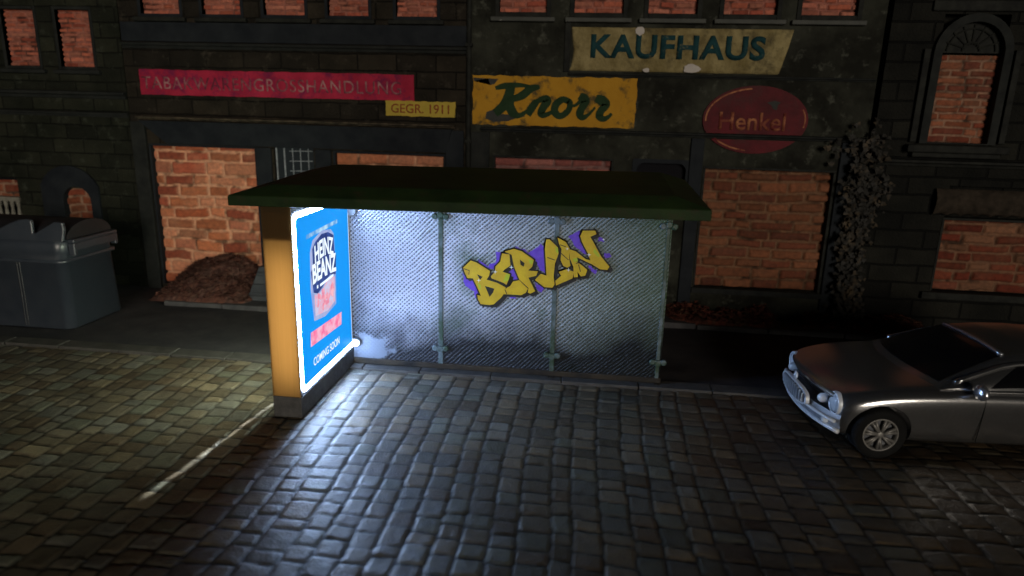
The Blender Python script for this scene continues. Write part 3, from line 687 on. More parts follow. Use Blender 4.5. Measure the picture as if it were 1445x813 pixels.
# script lettering, drawn with a brush: coordinates in the sign's own grid (0..1445, 0..549 downwards)
def kx(p): return (-2.18+p[0]/1445*2.84*1.008, 4.185-p[1]/549*.935)
mb = MB(); fnl = lambda a, b, d: (a, YF-.0185-d, b)
W = .00197
lay = [0]
def ks(pts, w, n=6):
    q = [kx(p) for p in smoothpts(pts, n)]
    ww = [w*W]*len(q) if not isinstance(w, (list, tuple)) else list(np.interp(np.linspace(0, 1, len(q)), np.linspace(0, 1, len(w)), np.array(w)*W))
    lay[0] += 1; k = lay[0]*.0006
    stroke(mb, q, ww, lambda a, b, d: (a, YF-.0185-k-d, b), .004)
ks([(215, 150), (300, 125), (420, 115), (520, 125)], [30, 55, 40, 20])
ks([(350, 130), (330, 230), (290, 320), (215, 395)], [80, 85, 85, 70])
ks([(600, 128), (520, 150), (450, 215), (345, 262)], [30, 70, 70, 45])
ks([(345, 255), (340, 310), (375, 385), (430, 410), (500, 360), (590, 255)], [80, 85, 80, 45, 30, 40])
ks([(580, 265), (545, 320), (500, 400)], [55, 68, 68])
ks([(520, 345), (590, 265), (650, 240), (670, 265), (635, 330), (620, 385), (655, 400), (720, 360), (760, 300)], [25, 40, 62, 75, 68, 66, 45, 30, 30])
ks([(860, 262), (800, 245), (745, 300), (740, 370), (790, 405), (855, 350), (868, 280), (850, 255)], [50, 55, 66, 66, 55, 52, 50, 50], 8)
ks([(850, 290), (910, 300), (965, 240)], [24, 26, 34])
ks([(945, 205), (985, 232), (1000, 262), (965, 335), (958, 385), (985, 412), (1030, 385), (1085, 312)], [60, 88, 66, 66, 70, 52, 26, 16])
ks([(1085, 222), (1140, 246), (1178, 282), (1135, 345), (1125, 395), (1160, 422), (1200, 402), (1228, 368)], [60, 88, 66, 64, 68, 50, 34, 24])
mb.build('lettering', M['green_letter'], s)
mb = MB(); mb.prism([kx(p) for p in [(140, 385), (200, 360), (260, 400), (350, 405), (470, 395), (480, 420), (400, 440), (330, 470), (200, 480), (130, 450)]], XZ(YF-.0186), .003); mb.build('grime_patch', M['grime'], s)
mb = MB(); mb.prism([kx(p) for p in [(25, 85), (150, 55), (170, 120), (205, 110), (240, 60), (20, 52)]], XZ(YF-.0186), .003)
mb.build('grime_patch', M['grime'], s)
# red oval sign, split by the ledge
OV = empty('oval_sign', (2.62, YF, 3.5), label='deep red oval sign with worn gold rim crossing the ledge of the store front', cat='sign')
def ell(cx, cz, a, b, t0, t1, n): return [(cx+a*math.cos(R(t0+(t1-t0)*i/n)), cz+b*math.sin(R(t0+(t1-t0)*i/n))) for i in range(n+1)]
cx, cz, ea, eb = 2.62, 3.515, .85, .55
tu = math.degrees(math.asin((3.285-cz)/eb)); tl = math.degrees(math.asin((3.19-cz)/eb))
mb = MB(); mb.prism(ell(cx, cz, ea, eb, tu, 180-tu, 44), XZ(YF-.005), .03); up = mb.build('upper_panel', M['oval_red'], OV)
mb = MB(); mb.prism(ell(cx, cz, ea, eb, 180-tl, 360+tl, 30), XZ(YF-.005), .03); lo = mb.build('lower_panel', M['oval_red'], OV)
mb = MB(); mb.prism(ell(cx, cz, ea-.035, eb-.035, 97, 184, 24)+ell(cx, cz, ea-.06, eb-.06, 184, 97, 24), XZ(YF-.0355), .006); mb.build('rim', M['oval_gold'], up)
mb = MB(); mb.prism(ell(cx, cz, ea-.035, eb-.035, -12, 22, 12)+ell(cx, cz, ea-.06, eb-.06, 22, -12, 12), XZ(YF-.0355), .006); mb.build('rim', M['oval_gold'], up)
mb = MB(); mb.prism(ell(cx, cz, ea-.035, eb-.035, 218, 262, 14)+ell(cx, cz, ea-.06, eb-.06, 262, 218, 14), XZ(YF-.0355), .006); mb.build('rim', M['oval_gold'], lo)
text_polys('Henkel', 1.98+.06, 3.11, 3.345, 3.635, XZ(YF-.0355), .01, offset=.012, mats=M['oval_gold'], parent=up)
mb = MB(); mb.prism([(2.78, 3.80), (2.9, 3.83), (3.0, 3.81), (2.96, 3.76), (2.95, 3.68), (2.89, 3.70), (2.85, 3.76)], XZ(YF-.0355), .003); mb.build('bare_patch', M['grime'], up)

# ------------------------------------------------------------------ bus shelter
S = empty('bus_shelter', (-1.4, 8.2, 0), label='open bus shelter with a green roof, a hatched back panel and a glowing advertising box', cat='bus shelter')
YB = 8.874; X0, X1 = -3.598, -3.258; YFR = 7.075
def roofmesh():
    mb = MB()
    bx0, bx1, by0, by1 = -3.93, 1.2, 7.0, 9.2
    zl, zr = 2.500, 2.553
    def zz(x, z): return z+(zr-zl)*(x-bx0)/(bx1-bx0)
    ins = .23
    rings = [(0, 0, 0), (0, 0, .105), (.012, .012, .115), (.39, ins, .20), (.42, ins+.04, .207)]
    vs = []
    for (ix, iy, h) in rings:
        iyb = iy*.1
        for (x, y) in ((bx0+ix, by0+iy), (bx1-ix*.8, by0+iy), (bx1-ix*.8, by1-iyb), (bx0+ix, by1-iyb)):
            vs.append((x, y, zz(x, zl+h)+(y-by0)*.04*(h > .01)))
    fs = [(3, 2, 1, 0)]
    for r in range(len(rings)-1):
        for k in range(4): fs.append((r*4+k, r*4+(k+1) % 4, (r+1)*4+(k+1) % 4, (r+1)*4+k))
    n = len(rings)-1; fs.append((n*4, n*4+1, n*4+2, n*4+3))
    mb.add(vs, fs); return mb.build('roof', M['roof'], S, bevel=.012)
roofmesh()
# back panel, fine mesh so that its outline is slightly uneven
mb = MB(); mb.box(X1+.0, 1.045, YB-.012, YB+.022, .10, 2.51)
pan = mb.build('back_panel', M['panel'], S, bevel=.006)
mb = MB(); mb.box(X1+.004, 1.06, YB-.03, YB+.035, .03, .112); mb.build('base_rail', M['rail'], S, bevel=.012)
def post(x, w):
    mb = MB(); mb.box(x-w/2, x+w/2, YB-.027, YB-.0125, .0, 2.505); p = mb.build('post', M['post'], S, bevel=.012)
    for z, k in ((2.19, 1), (.34, -1)):
        mb = MB()
        for (dx, dz, r) in ((-.075, 0, .042), (.075, 0, .042), (0, .018*k, .048)):
            mb.lathe([(0, -.035), (r*.8, -.035), (r, -.022), (r, 0), (0, 0)], (x+dx, YB-.028-.001*(dx > 0), z+dz), 'y', 18)
        mb.box(x-.075, x+.075, YB-.056, YB-.0285, z-.026, z+.028)
        mb.build('bracket', M['post'], p, bevel=.006)
    mb = MB(); mb.box(x-w*.75, x+w*.75, YB-.085, YB-.0125, -.02, .035); mb.build('foot', M['rail'], p, bevel=.01)
post(-1.985, .066); post(-.43, .066); post(1.0, .052)
# graffiti: polygons in a 1409 x 813 drawing grid mapped onto the panel
def gfn(dep):
    def f(a, b, d):
        u = a/1409; v = b/813
        x = (-1.911*(1-u)+.504*u)*(1-v)+(-1.91*(1-u)+.602*u)*v
        z = (2.24*(1-u)+2.343*u)*(1-v)+(.76*(1-u)+.917*u)*v
        return (x, YB-dep-d, z)
    return f
G = dict(
 B=[(135,410),(195,355),(240,370),(345,435),(338,470),(318,500),(400,525),(465,560),(468,590),(430,640),(375,692),(340,698),(272,690),(250,650),(247,618),(275,628),(258,585),(212,490),(168,488),(150,450)],
 E=[(437,300),(495,308),(503,392),(455,425),(442,440),(500,460),(490,500),(472,540),(450,525),(357,490),(352,475),(382,440),(388,400),(425,362)],
 F=[(500,550),(522,515),(570,505),(600,535),(637,570),(620,602),(585,620),(452,612),(472,565)],
 Q=[(457,287),(530,266),(590,285),(682,350),(670,400),(638,430),(713,436),(700,470),(640,485),(692,590),(655,608),(636,600),(642,565),(572,500),(530,400),(512,310)],
 L=[(766,265),(776,196),(802,196),(865,256),(870,300),(842,380),(832,480),(840,538),(822,562),(762,558),(690,502),(735,455),(778,470),(776,420)],
 K=[(870,440),(930,420),(985,440),(975,490),(850,545),(845,510),(890,470)],
 I=[(862,182),(925,215),(952,262),(948,330),(960,395),(935,408),(905,395),(885,350),(892,268),(874,230)],
 N=[(1032,170),(1052,131),(1145,130),(1155,155),(1108,176),(1140,232),(1186,320),(1250,400),(1235,426),(1180,420),(1125,385),(1010,330),(985,352),(1035,382),(1086,425),(1070,470),(1037,475),(1012,440),(1015,480),(985,482),(980,400),(955,340),(948,268),(1000,285),(1075,345),(1108,352),(1090,300),(1045,212)])
hol = dict(B=[[(305,548),(378,570),(370,598),(342,635)],[(243,458),(288,478),(268,502)]], Q=[[(575,347),(612,374),(604,402),(580,386)]])
f1 = gfn(.0278)
rp = random.Random(4)
def blob(pts, j=9):
    out = []
    for i, p in enumerate(pts):
        q = pts[(i+1) % len(pts)]
        for t in (0, .33, .66): out.append((p[0]+(q[0]-p[0])*t+rp.uniform(-j, j), p[1]+(q[1]-p[1])*t+rp.uniform(-j, j)))
    return out
for pts in ([(128,455),(160,480),(225,490),(262,600),(250,655),(225,650),(215,590),(150,550)],
            [(395,285),(428,300),(420,360),(380,420),(340,420),(330,395),(390,360)],
            [(250,350),(275,365),(345,420),(300,410)],
            [(640,300),(740,228),(782,275),(775,450),(720,430),(690,350)],
            [(945,170),(1025,125),(1060,200),(1100,320),(1060,300),(1000,270)],
            [(1165,180),(1215,190),(1205,215),(1170,205)],[(1215,300),(1262,310),(1255,340),(1220,330)],
            [(690,520),(760,570),(745,597),(715,590)],[(500,630),(555,632),(545,652),(515,650)],[(540,255),(590,265),(640,295),(620,300)],
            [(480,420),(520,400),(570,490),(555,520),(490,500)],[(300,545),(380,568),(345,640)],[(1100,400),(1160,420),(1145,455),(1110,440)]):
    MB().prism(blob(pts), f1, .002).build('spray_patch', M['g_purple'], pan)
gk = MB(); f2 = gfn(.0155)
for i, (k, p) in enumerate(G.items()):
    fk = gfn(.0302+.0004*i)
    shift = [(a+27, b+21) for a, b in p]
    gk.prism(shift, fk, .002)
    fk2 = gfn(.0338+.0003*i)
    loop = p+[p[0], p[1]]
    for a, b in zip(loop[:-1], loop[1:]):
        dx, dy = b[0]-a[0], b[1]-a[1]; l = math.hypot(dx, dy); ux, uy = dx/l*7, dy/l*7
        stroke(gk, [(a[0]-ux, a[1]-uy), (b[0]+ux, b[1]+uy)], 23, fk2, .0012)
    for j in range(0, len(p), 2):                 # sweep of the drop shadow
        a = p[j]; stroke(gk, [a, (a[0]+27, a[1]+21)], 16, gfn(.0326), .001)
gk.build('letter_outline', M['g_black'], pan)
gy = MB()
for i, (k, p) in enumerate(G.items()):
    gy.prism(p, gfn(.0365+.0006*i), .002, holes=hol.get(k, []))
gy.build('letters', M['g_yellow'], pan)
for p in ([(642,345),(680,352),(668,385),(650,375)],[(470,455),(500,462),(488,505),(445,520)],[(1140,260),(1180,320),(1170,330),(1130,290)],[(250,520),(275,545),(270,580),(250,545)],[(845,250),(865,260),(868,300),(850,290)],[(975,340),(1010,335),(1015,360),(985,365)]):
    MB().prism(p, gfn(.0425), .001).build('letter_highlight', M['g_lime'], pan)
for (x_, y_, r_) in ((385,440,14),(258,505,12),(510,405,13),(1097,310,13),(945,425,12),(935,265,9),(1207,195,8)):
    gw = MB(); pts = []
    for a in range(16): q = r_*(1.5 if a % 4 == 0 else .45); pts.append((x_+q*math.cos(a*math.pi/8), y_+q*math.sin(a*math.pi/8)))
    gw.prism(pts, gfn(.044), .001); gw.build('sparkle', M['g_pale'], pan)
for pts in ([(140,415),(185,430),(180,460)],[(500,360),(520,390)],[(785,330),(840,350)],[(690,490),(730,455)],[(890,300),(945,350)],[(1000,375),(1030,370)],[(460,575),(475,610)],[(1020,385),(1035,440)],[(880,235),(925,250)]):
    gc = MB(); stroke(gc, pts, 6, gfn(.0432), .001); gc.build('letter_crack', M['g_black'], pan)

# --- advertising light box
mb = MB()
mb.box(X0+.003, X1-.003, YFR+.012, YB+.02, 2.43, 2.498)                        # cap
mb.box(X0+.004, X1-.004, YB-.04, YB+.018, .262, 2.428)                          # rear jamb
mb.box(X0+.002, X0+.014, YFR+.016, YB-.042, .262, 2.428)                        # inner skins
mb.box(X1-.014, X1-.002, YFR+.016, YB-.042, .262, 2.428)
LB = mb.build('light_box', M['housing'], S)
mb = MB(); mb.box(X0-.004, X1+.004, YFR-.004, YB+.022, 0, .26); mb.build('foot_block', M['base'], LB, bevel=.012)
mb = MB(); mb.box(X0, X1, YFR, YFR+.012, .262, 2.495); mb.build('front_sheet', M['amber'], LB)
mb = MB(); mb.box(X0+.02, X1-.02, YFR+.016, YFR+.30, 2.12, 2.15); mb.build('unseen_baffle', M['housing'], LB)  # unseen plate added to keep the top of the amber sheet dark
YZ = lambda x, sg=1: (lambda a, b, d: (x+sg*d, a, b))
# right face: bright rim sheet and printed poster
cr = [(8.80, .29)]+[(8.80, .352)]+arc(7.235, .415, .063, 270, 180, 6)+arc(7.235, 2.297, .063, 180, 90, 6)+[(8.80, 2.36), (8.80, 2.415)]+arc(7.21, 2.315, .10, 90, 180, 6)+arc(7.21, .39, .10, 180, 270, 6)
mb = MB(); mb.prism(cr, YZ(X1-.0015), .006)
mb.build('lit_rim', emat('lit_white_rim', (.45, .64, 1.0), 132), LB)
mb = MB(); mb.prism(rrect(7.165, 8.816, .345, 2.367, .06, 6), YZ(X1-.001), .004)
mb.build('poster', emat('poster_blue', (.0, .28, .84), 1.12), LB)
E_ = lambda n, c, s=1.0, nv=0: emat(n, c, s, nv)
mb = MB(); mb.prism([(8.816, .33), (8.832, .33), (8.832, 2.38), (8.816, 2.38)], YZ(X1+.0005), .004); mb.build('poster_edge', emat('pale_poster_edge', (.7, .85, 1.0), 1.0), LB)
mb = MB(); mb.prism([(7.45, 2.075), (8.43, 2.11), (8.43, 2.16), (7.45, 2.125)], YZ(X1+.0032), .001); mb.build('poster_strip', E_('poster_pale_strip', (.5, .75, .9), 1.0, (7, (.1, .35, .75))), LB)
# tin: pale glow of the metal, dark blue label, pink beans
tin = [(7.56, 1.05), (7.9, 1.01), (8.28, 1.07), (8.32, 1.55), (8.29, 2.0), (8.2, 2.07), (7.9, 2.1), (7.62, 2.03), (7.53, 1.9), (7.50, 1.45)]
mb = MB(); mb.prism(tin, YZ(X1+.0032), .001); mb.build('tin_picture', E_('tin_metal', (.42, .48, .74), 1.0, (6, (.26, .36, .70))), LB)
lab = [(7.58, 1.40), (7.7, 1.36), (7.85, 1.40), (8.0, 1.47), (8.12, 1.5), (8.3, 1.46), (8.34, 1.7), (8.29, 1.78), (8.28, 1.98), (8.1, 2.05), (7.9, 2.06), (7.7, 2.0), (7.6, 1.93), (7.6, 1.72), (7.53, 1.66)]
mb = MB(); mb.prism(lab, YZ(X1+.0045), .001); mb.build('tin_label', E_('label_navy', (.012, .03, .16), 1.0, (12, (.03, .07, .3))), LB)
rb = random.Random(2); mb = MB()
mb.prism([(7.60, 1.10), (8.0, 1.06), (8.24, 1.12), (8.26, 1.44), (8.1, 1.47), (7.98, 1.44), (7.85, 1.37), (7.7, 1.34), (7.6, 1.37)], YZ(X1+.0045), .001)
mb.build('beans_picture', E_('beans_pink', (.80, .42, .55), 1.0, (14, (.62, .60, .80))), LB)
mb = MB()
for i in range(22):
    y_ = rb.uniform(7.68, 8.18); z_ = rb.uniform(1.12, 1.36); a = rb.uniform(0, 3.1); 
    mb.prism([(y_+.05*math.cos(t*.628)*math.cos(a)-.03*math.sin(t*.628)*math.sin(a), z_+.05*math.cos(t*.628)*math.sin(a)+.03*math.sin(t*.628)*math.cos(a)) for t in range(10)], YZ(X1+.0056+.0002*i), .001)
mb.build('bean', E_('bean_tone', (.95, .5, .56), 1.0, (9, (.82, .24, .36))), LB)
white = E_('print_white', (.82, .92, 1.0), 1.15)
text_polys('HEINZ', 7.66, 8.26, 1.73, 1.95, YZ(X1+.0058), .001, offset=.028, arch=.05, mats=white, parent=LB)
text_polys('BEANZ', 7.57, 8.33, 1.50, 1.74, YZ(X1+.0058), .001, offset=.034, arch=.02, mats=white, parent=LB)
mb = MB(); mb.prism([(7.78, 1.425), (8.22, 1.455), (8.22, 1.485), (7.78, 1.46)], YZ(X1+.0058), .001); mb.prism([(7.68, 1.425), (7.72, 1.425), (7.72, 1.465), (7.68, 1.465)], YZ(X1+.0058), .001); mb.build('poster_strip', white, LB)
mb = MB(); mb.prism([(7.42, .765), (8.44, .735), (8.46, .905), (7.44, .94)], YZ(X1+.0032), .001); mb.build('poster_bar', E_('poster_pink_bar', (.95, .17, .36), 1.0, (8, (.95, .5, .65))), LB)
text_polys('COMING SOON', 7.48, 8.34, .495, .60, YZ(X1+.0036), .001, offset=.01, mats=white, parent=LB)
for (y_, z_) in ((8.875, 2.21), (8.862, .345)):
    mb = MB(); mb.lathe([(0, -.03), (.055, -.03), (.065, -.01), (.06, .025), (0, .035)], (X1+.06, YB-.035, z_), 'y', 20); mb.box(X1+.007, X1+.06, YB-.05, YB-.02, z_-.06, z_+.06); mb.build('hinge_knob', M['knob'], LB)
# left face: plain lit sheet
mb = MB(); mb.prism(rrect(7.2, 8.8, .36, 2.36, .05), YZ(X0+.001, -1), .004); mb.build('rear_poster', emat('pale_lit_sheet', (.88, 1.0, .76), 10), LB)
mb = MB(); mb.prism(rrect(7.10, 8.83, .29, 2.415, .09, 6), YZ(X0+.0005, -1), .007, holes=[rrect(7.21, 8.79, .37, 2.35, .05)]); mb.build('sheet_rim', M['housing'], LB)

# ------------------------------------------------------------------ refuse container
def container():
    o = empty('waste_container', (-8.7, 10.0, 0), label='black plastic waste container with a notched front flap below the arched niche', cat='waste container')
    x0, x1, y0, y1 = -9.98, -8.03, 9.38, 10.62
    def ringp(ix, iy0, iy1, r, z, n=6):
        pts = []
        for (cx, cy, a0) in ((x1-ix-r, y0+iy0+r, -90), (x1-ix-r, y1-iy1-r, 0), (x0+ix+r, y1-iy1-r, 90), (x0+ix+r, y0+iy0+r, 180)):
            for k in range(n+1):
                a = R(a0+90*k/n); pts.append((cx+r*math.cos(a), cy+r*math.sin(a), z))
        return pts
    def shell(name, rings, m, parent, cap=(True, True)):
        mb = MB(); n = len(rings[0]); vs = [p for r_ in rings for p in r_]
        fs = [(i*n+k, i*n+(k+1) % n, (i+1)*n+(k+1) % n, (i+1)*n+k) for i in range(len(rings)-1) for k in range(n)]
        if cap[0]: fs.append(tuple(range(n))[::-1])
        if cap[1]: fs.append(tuple((len(rings)-1)*n+k for k in range(n)))
        mb.add(vs, fs); return mb.build(name, m, parent, smooth=True)
    body = shell('body', [ringp(.02, .02, .02, .13, .03), ringp(.0, .0, .0, .15, .06), ringp(.03, .03, .03, .15, 1.09), ringp(-.004, -.012, -.004, .12, 1.10), ringp(-.004, -.012, -.004, .12, 1.15)], M['bin'], o, (True, True))
    # upper part leans back from the front
    up = shell('upper_part', [ringp(.03, .03, .03, .15, 1.152), ringp(.04, .045, .04, .14, 1.35), ringp(.045, .06, .05, .13, 1.47)], M['bin'], o, (True, True))
    # notched front flap standing above the upper part
    pr = [(-9.95, 1.44), (-8.04, 1.44), (-8.01, 1.62), (-8.03, 1.735), (-8.17, 1.74), (-8.50, 1.55), (-8.53, 1.56), (-8.55, 1.745), (-8.62, 1.765), (-8.76, 1.75), (-8.92, 1.69), (-9.1, 1.60), (-9.3, 1.57), (-9.5, 1.62), (-9.8, 1.72), (-9.95, 1.7)]
    mb = MB(); mb.prism(pr, lambda u, v, d: (u, 9.435+(v-1.44)*.12+d, v), .06); mb.build('front_flap', M['bin'], up, bevel=.018)
    # lid: a dark barrel between the plates, sloping to the right rear
    mb = MB(); n = 14
    def fl(i, j):
        t = i/(n-1); x = -9.95+1.92*j/9
        a = math.pi*t
        return (x, 10.02-.5*math.cos(a), 1.46+.25*math.sin(a)-.0*x)
    mb.grid(n, 10, fl); lid = mb.build('lid', M['bin_lid'], o, smooth=True)
    mb = MB()
    mb.add([(-8.02, 9.5, 1.47)]+[(-8.03, 10.02-.5*math.cos(math.pi*t/12), 1.46+.25*math.sin(math.pi*t/12)) for t in range(13)], [tuple(range(1, 14))]); mb.build('lid_end', M['bin_lid'], lid)
    # side lip / grab ledge on the right flank
    mb = MB(); mb.box(-8.06, -7.955, 9.56, 10.56, 1.40, 1.455); mb.box(-7.985, -7.955, 9.56, 10.56, 1.27, 1.398); mb.box(-8.06, -7.956, 10.5, 10.561, 1.22, 1.397); mb.box(-8.06, -7.956, 9.559, 9.62, 1.20, 1.397)
    mb.build('grab_rail', M['bin'], o, bevel=.02)
    for x in (-8.83, -8.785, -9.45, -9.405): MB().tube([(x-.02, 9.410, 1.1), (x, 9.396, .6), (x+.005, 9.381, .08)], .009, 8).build('rib', M['bin_lid'], body)
    for x, y in ((-8.3, 9.62), (-8.3, 10.4), (-9.7, 9.62), (-9.7, 10.4)):
        mb = MB(); mb.lathe([(0, -.03), (.05, -.03), (.055, 0), (.05, .03), (0, .03)], (x, y, .055), 'x', 16); mb.build('castor', M['tyre'], o)
    o.location.z = 0
container()

# ------------------------------------------------------------------ car
def car():
    o = empty('silver_car', (3.17, 8.03, .0), R(4), label='silver saloon car with alloy wheels and tinted glass parked on the cobbles', cat='car')
    WB = 2.75
    def bow(x, y):
        t = max(0, min(1, (.15-x)/.75)); return x+.20*t*(abs(y)/.85)**2.2
    def rbow(x, y):
        t = max(0, min(1, (x-3.0)/.9)); return x-.16*t*(abs(y)/.85)**2.2
    #        x     w    zb    zsh   ztop
    ST = [(-.58, .74, .34, .56, .61), (-.565, .80, .27, .62, .665), (-.51, .84, .21, .66, .705), (-.38, .865, .19, .70, .75), (-.15, .88, .18, .745, .80), (.15, .89, .17, .78, .845),
          (.5, .895, .17, .805, .875), (.9, .895, .17, .82, .89), (1.6, .895, .17, .83, .895), (2.3, .895, .17, .85, .92), (2.75, .895, .18, .87, .935), (3.2, .88, .2, .89, .95), (3.55, .85, .24, .89, .945), (3.72, .80, .3, .86, .91), (3.78, .74, .38, .80, .85)]
    def sec(w, zb, zs, zt):
        h = zs-zb
        half = [(0, zb), (w*.6, zb), (w*.87, zb+.012), (w*.925, zb+.10*h+.02), (w*.955, zb+.38*h), (w*.985, zb+.64*h), (w, zs-.115), (w*.982, zs-.05), (w*.93, zs-.004), (w*.86, zs+.012+(zt-zs)*.12), (w*.78, zs+.006+(zt-zs)*.36), (w*.5, zt-.012), (0, zt)]
        return half
    mb = MB(); vs = []; nsec = 0
    for (x, w, zb, zs, zt) in ST:
        h = sec(w, zb, zs, zt); full = h+[(-y, z) for y, z in h[-2:0:-1]]; nsec = len(full)
        for (y, z) in full: vs.append((rbow(bow(x, y), y), y, z))
    fs = [(i*nsec+k, i*nsec+(k+1) % nsec, (i+1)*nsec+(k+1) % nsec, (i+1)*nsec+k) for i in range(len(ST)-1) for k in range(nsec)]
    hn = 13
    for base in (0, (len(ST)-1)*nsec):            # end caps as a ladder across
        for k in range(hn-1):
            a, b = base+k, base+k+1; c, d = base+(nsec-k-1) % nsec, base+(nsec-k) % nsec
            q = (a, b, c, d) if k else (a, b, c)
            if k == hn-2: q = (a, b, d)
            fs.append(q)
    mb.add(vs, fs)
    body = mb.build('body', M['car'], o, smooth=True, world=False)
    ss = body.modifiers.new('s', 'SUBSURF'); ss.levels = ss.render_levels = 2
    cut = MB()
    for cx in (0, WB):
        for s in (-1, 1): cut.lathe([(0, 0), (.33, 0), (.33, .32), (0, .32)], (cx, .64 if s > 0 else -.96, .305), 'y', 40)
    co = cut.build('cutter', M['tyre'], None); co.parent = o
    bo = body.modifiers.new('b', 'BOOLEAN'); bo.object = co; bo.operation = 'DIFFERENCE'; bo.solver = 'EXACT'
    bpy.context.view_layer.update()
    dg = bpy.context.evaluated_depsgraph_get(); me = bpy.data.meshes.new_from_object(body.evaluated_get(dg))
    body.modifiers.clear(); body.data = me; bpy.data.objects.remove(co)
    me.polygons.foreach_set('use_smooth', [True]*len(me.polygons))
    try: me.set_sharp_from_angle(angle=R(38))
    except Exception: pass
    # cabin
    XS = [.60, .80, 1.03, 1.25, 1.38, 1.62, 1.98, 2.34, 2.68, 2.97, 3.26, 3.5]
    ZR = [.86, .95, 1.055, 1.15, 1.185, 1.215, 1.225, 1.21, 1.18, 1.12, 1.02, .93]
    WR = [.74, .69, .645, .60, .585, .575, .57, .565, .56, .57, .60, .66]
    WBt = [.80, .82, .835, .84, .845, .845, .845, .84, .835, .82, .79, .75]
    def cab(x, t):
        zr = np.interp(x, XS, ZR); wr = np.interp(x, XS, WR); wb = np.interp(x, XS, WBt); zb = np.interp(x, [.4, 3.5], [.815, .885])
        s = 1 if t >= 0 else -1; t = abs(t)        # t: 1 belt .. 0 centre line
        if t < .5: y = wr*t/.5; z = zr-.035*(t/.5)**2.5
        else:
            u = (t-.5)/.5; y = wr+(wb-wr)*(u**.9); z = (zr-.035)+(zb-(zr-.035))*u-.0
            k = .035*math.sin(min(1, u)*math.pi); y += k
        xx = x-.30*(1-(y/.85)**2)*max(0, 1-(x-.6)/.9)*(.75) + .18*(1-(y/.85)**2)*max(0, (x-2.6)/.9)
        return Vector((xx, s*y, z))
    NT = 37
    mb = MB(); nxs = 40
    mb.grid(nxs, NT, lambda i, j: cab(.60+(3.5-.60)*i/(nxs-1), -1+2*j/(NT-1)))
    mb.build('cabin', M['car'], o, smooth=True, world=False)
    def patch(name, xa, xb, ta, tb, m, nu=18, nv=12, off=.006, shape=None):
        mb = MB()
        def f(i, j):
            u = i/(nu-1); v = j/(nv-1); x = xa(v) if callable(xa) else xa; x2 = xb(v) if callable(xb) else xb
            X = x+(x2-x)*u; T0 = ta(u) if callable(ta) else ta; T1 = tb(u) if callable(tb) else tb; T = T0+(T1-T0)*v
            p = cab(X, T); e = 1e-3
            n = (cab(X+e, T)-p).cross(cab(X, T+e)-p); n.normalize()
            if n.dot(Vector((0, p.y, p.z-.6))) < 0: n = -n
            if name in ('windscreen', 'rear_window') and n.z < 0: n = -n
            return p+n*off
        mb.grid(nu, nv, f); return mb.build(name, m, o, smooth=True, world=False)
    patch('windscreen', .68, 1.33, -.475, .475, M['carglass'], 18, 22)
    patch('rear_window', 2.98, 3.42, -.44, .44, M['carglass'])
    for s in (-1, 1):
        lo_ = lambda u: s*(.93); hi_ = lambda u: s*(.93-.33*min(1, (u*1.0)**.55*1.0)*min(1, (1-u)/.18+.25))
        patch('side_window', 1.08, 1.98, lo_, lambda u: s*(.93-.34*min(1, u/.42)**.75), M['carglass'], 24, 8)
        patch('side_window', 2.05, 2.95, lo_, lambda u: s*(.93-.34*min(1, (1-u)/.5)**.75), M['carglass'], 24, 8)
    # bar added along the windscreen head to catch the box light as a glint
    mb = MB(); pts = [cab(1.33, -.47+.94*k/14)+Vector((-.012, 0, .012)) for k in range(15)]; mb.tube(pts, .022, 8); mb.build('windscreen_glint_bar', M['chrome'], o, smooth=True, world=False)
    for s in (-1, 1):
        mb = MB(); mb.tube([cab(x, s*.60)+Vector((0, s*.004, -.004)) for x in np.linspace(.78, 3.3, 34)], .03, 10); mb.build('roof_glint_tube', M['car'], o, smooth=True, world=False)  # tube added along the roof edge to catch a highlight
        mb = MB(); mb.tube([cab(x, s*.985)+Vector((0, s*.012, -.012)) for x in np.linspace(.95, 3.25, 30)], .02, 8); mb.build('belt_glint_tube', M['car'], o, smooth=True, world=False)  # rounded strip added at the belt line for its highlight
    # mirrors
    for s in (-1,):
        mb = MB(); n = 10
        def fm(i, j):
            a = math.pi*i/(n-1); b = 2*math.pi*j/16
            return (.86+.055*math.cos(a)+.02, s*(.985+.1*math.sin(a)*math.cos(b)), .875+.085*math.sin(a)*math.sin(b))
        mb.grid(n, 17, fm); mb.box(.87, .92, min(s*.86, s*.95), max(s*.86, s*.95), .82, .85); mb.build('mirror', M['chrome'], o, smooth=True, world=False)
    # front: grille, emblem, headlights, bumper lip (built on the bowed nose)
    nose = lambda y, z, out: (bow(-.58, y)-.006-out+max(0, z-.58)*.32-(.06*max(0, 1-abs(z-.47)/.3)), y, z)
    mb = MB()
    mb.grid(25, 9, lambda i, j: nose(-.79+1.58*i/24, .27+.19*j/8, -.012-.03*(abs(i-12)/12)**6-.03*(j/8)**3))
    mb.build('lit_bumper_skin', mat('satin_lit_bumper', (.30, .315, .34), (.24, .25, .27), rough=.4, metal=.4, bump=.1), o, smooth=True, world=False)  # paler skin added over the nose so it looks lit by the box
    mb = MB()
    E2 = [(.40*math.copysign(abs(math.cos(t))**.7, math.cos(t)), .46+.11*math.copysign(abs(math.sin(t))**.8, math.sin(t))) for t in np.linspace(0, 2*math.pi, 41)[:-1]]
    EI = [(.37*math.copysign(abs(math.cos(t))**.7, math.cos(t)), .46+.09*math.copysign(abs(math.sin(t))**.8, math.sin(t))) for t in np.linspace(0, 2*math.pi, 41)[:-1]]
    mb.prism(EI, lambda a, b, d: nose(a, b, d), .02); gr = mb.build('grille', M['grille'], o, world=False)
    mb = MB(); mb.prism(E2, lambda a, b, d: nose(a, b, d+.001), .04, holes=[EI]); mb.build('surround', M['nose'], gr, world=False)
    mb = MB()
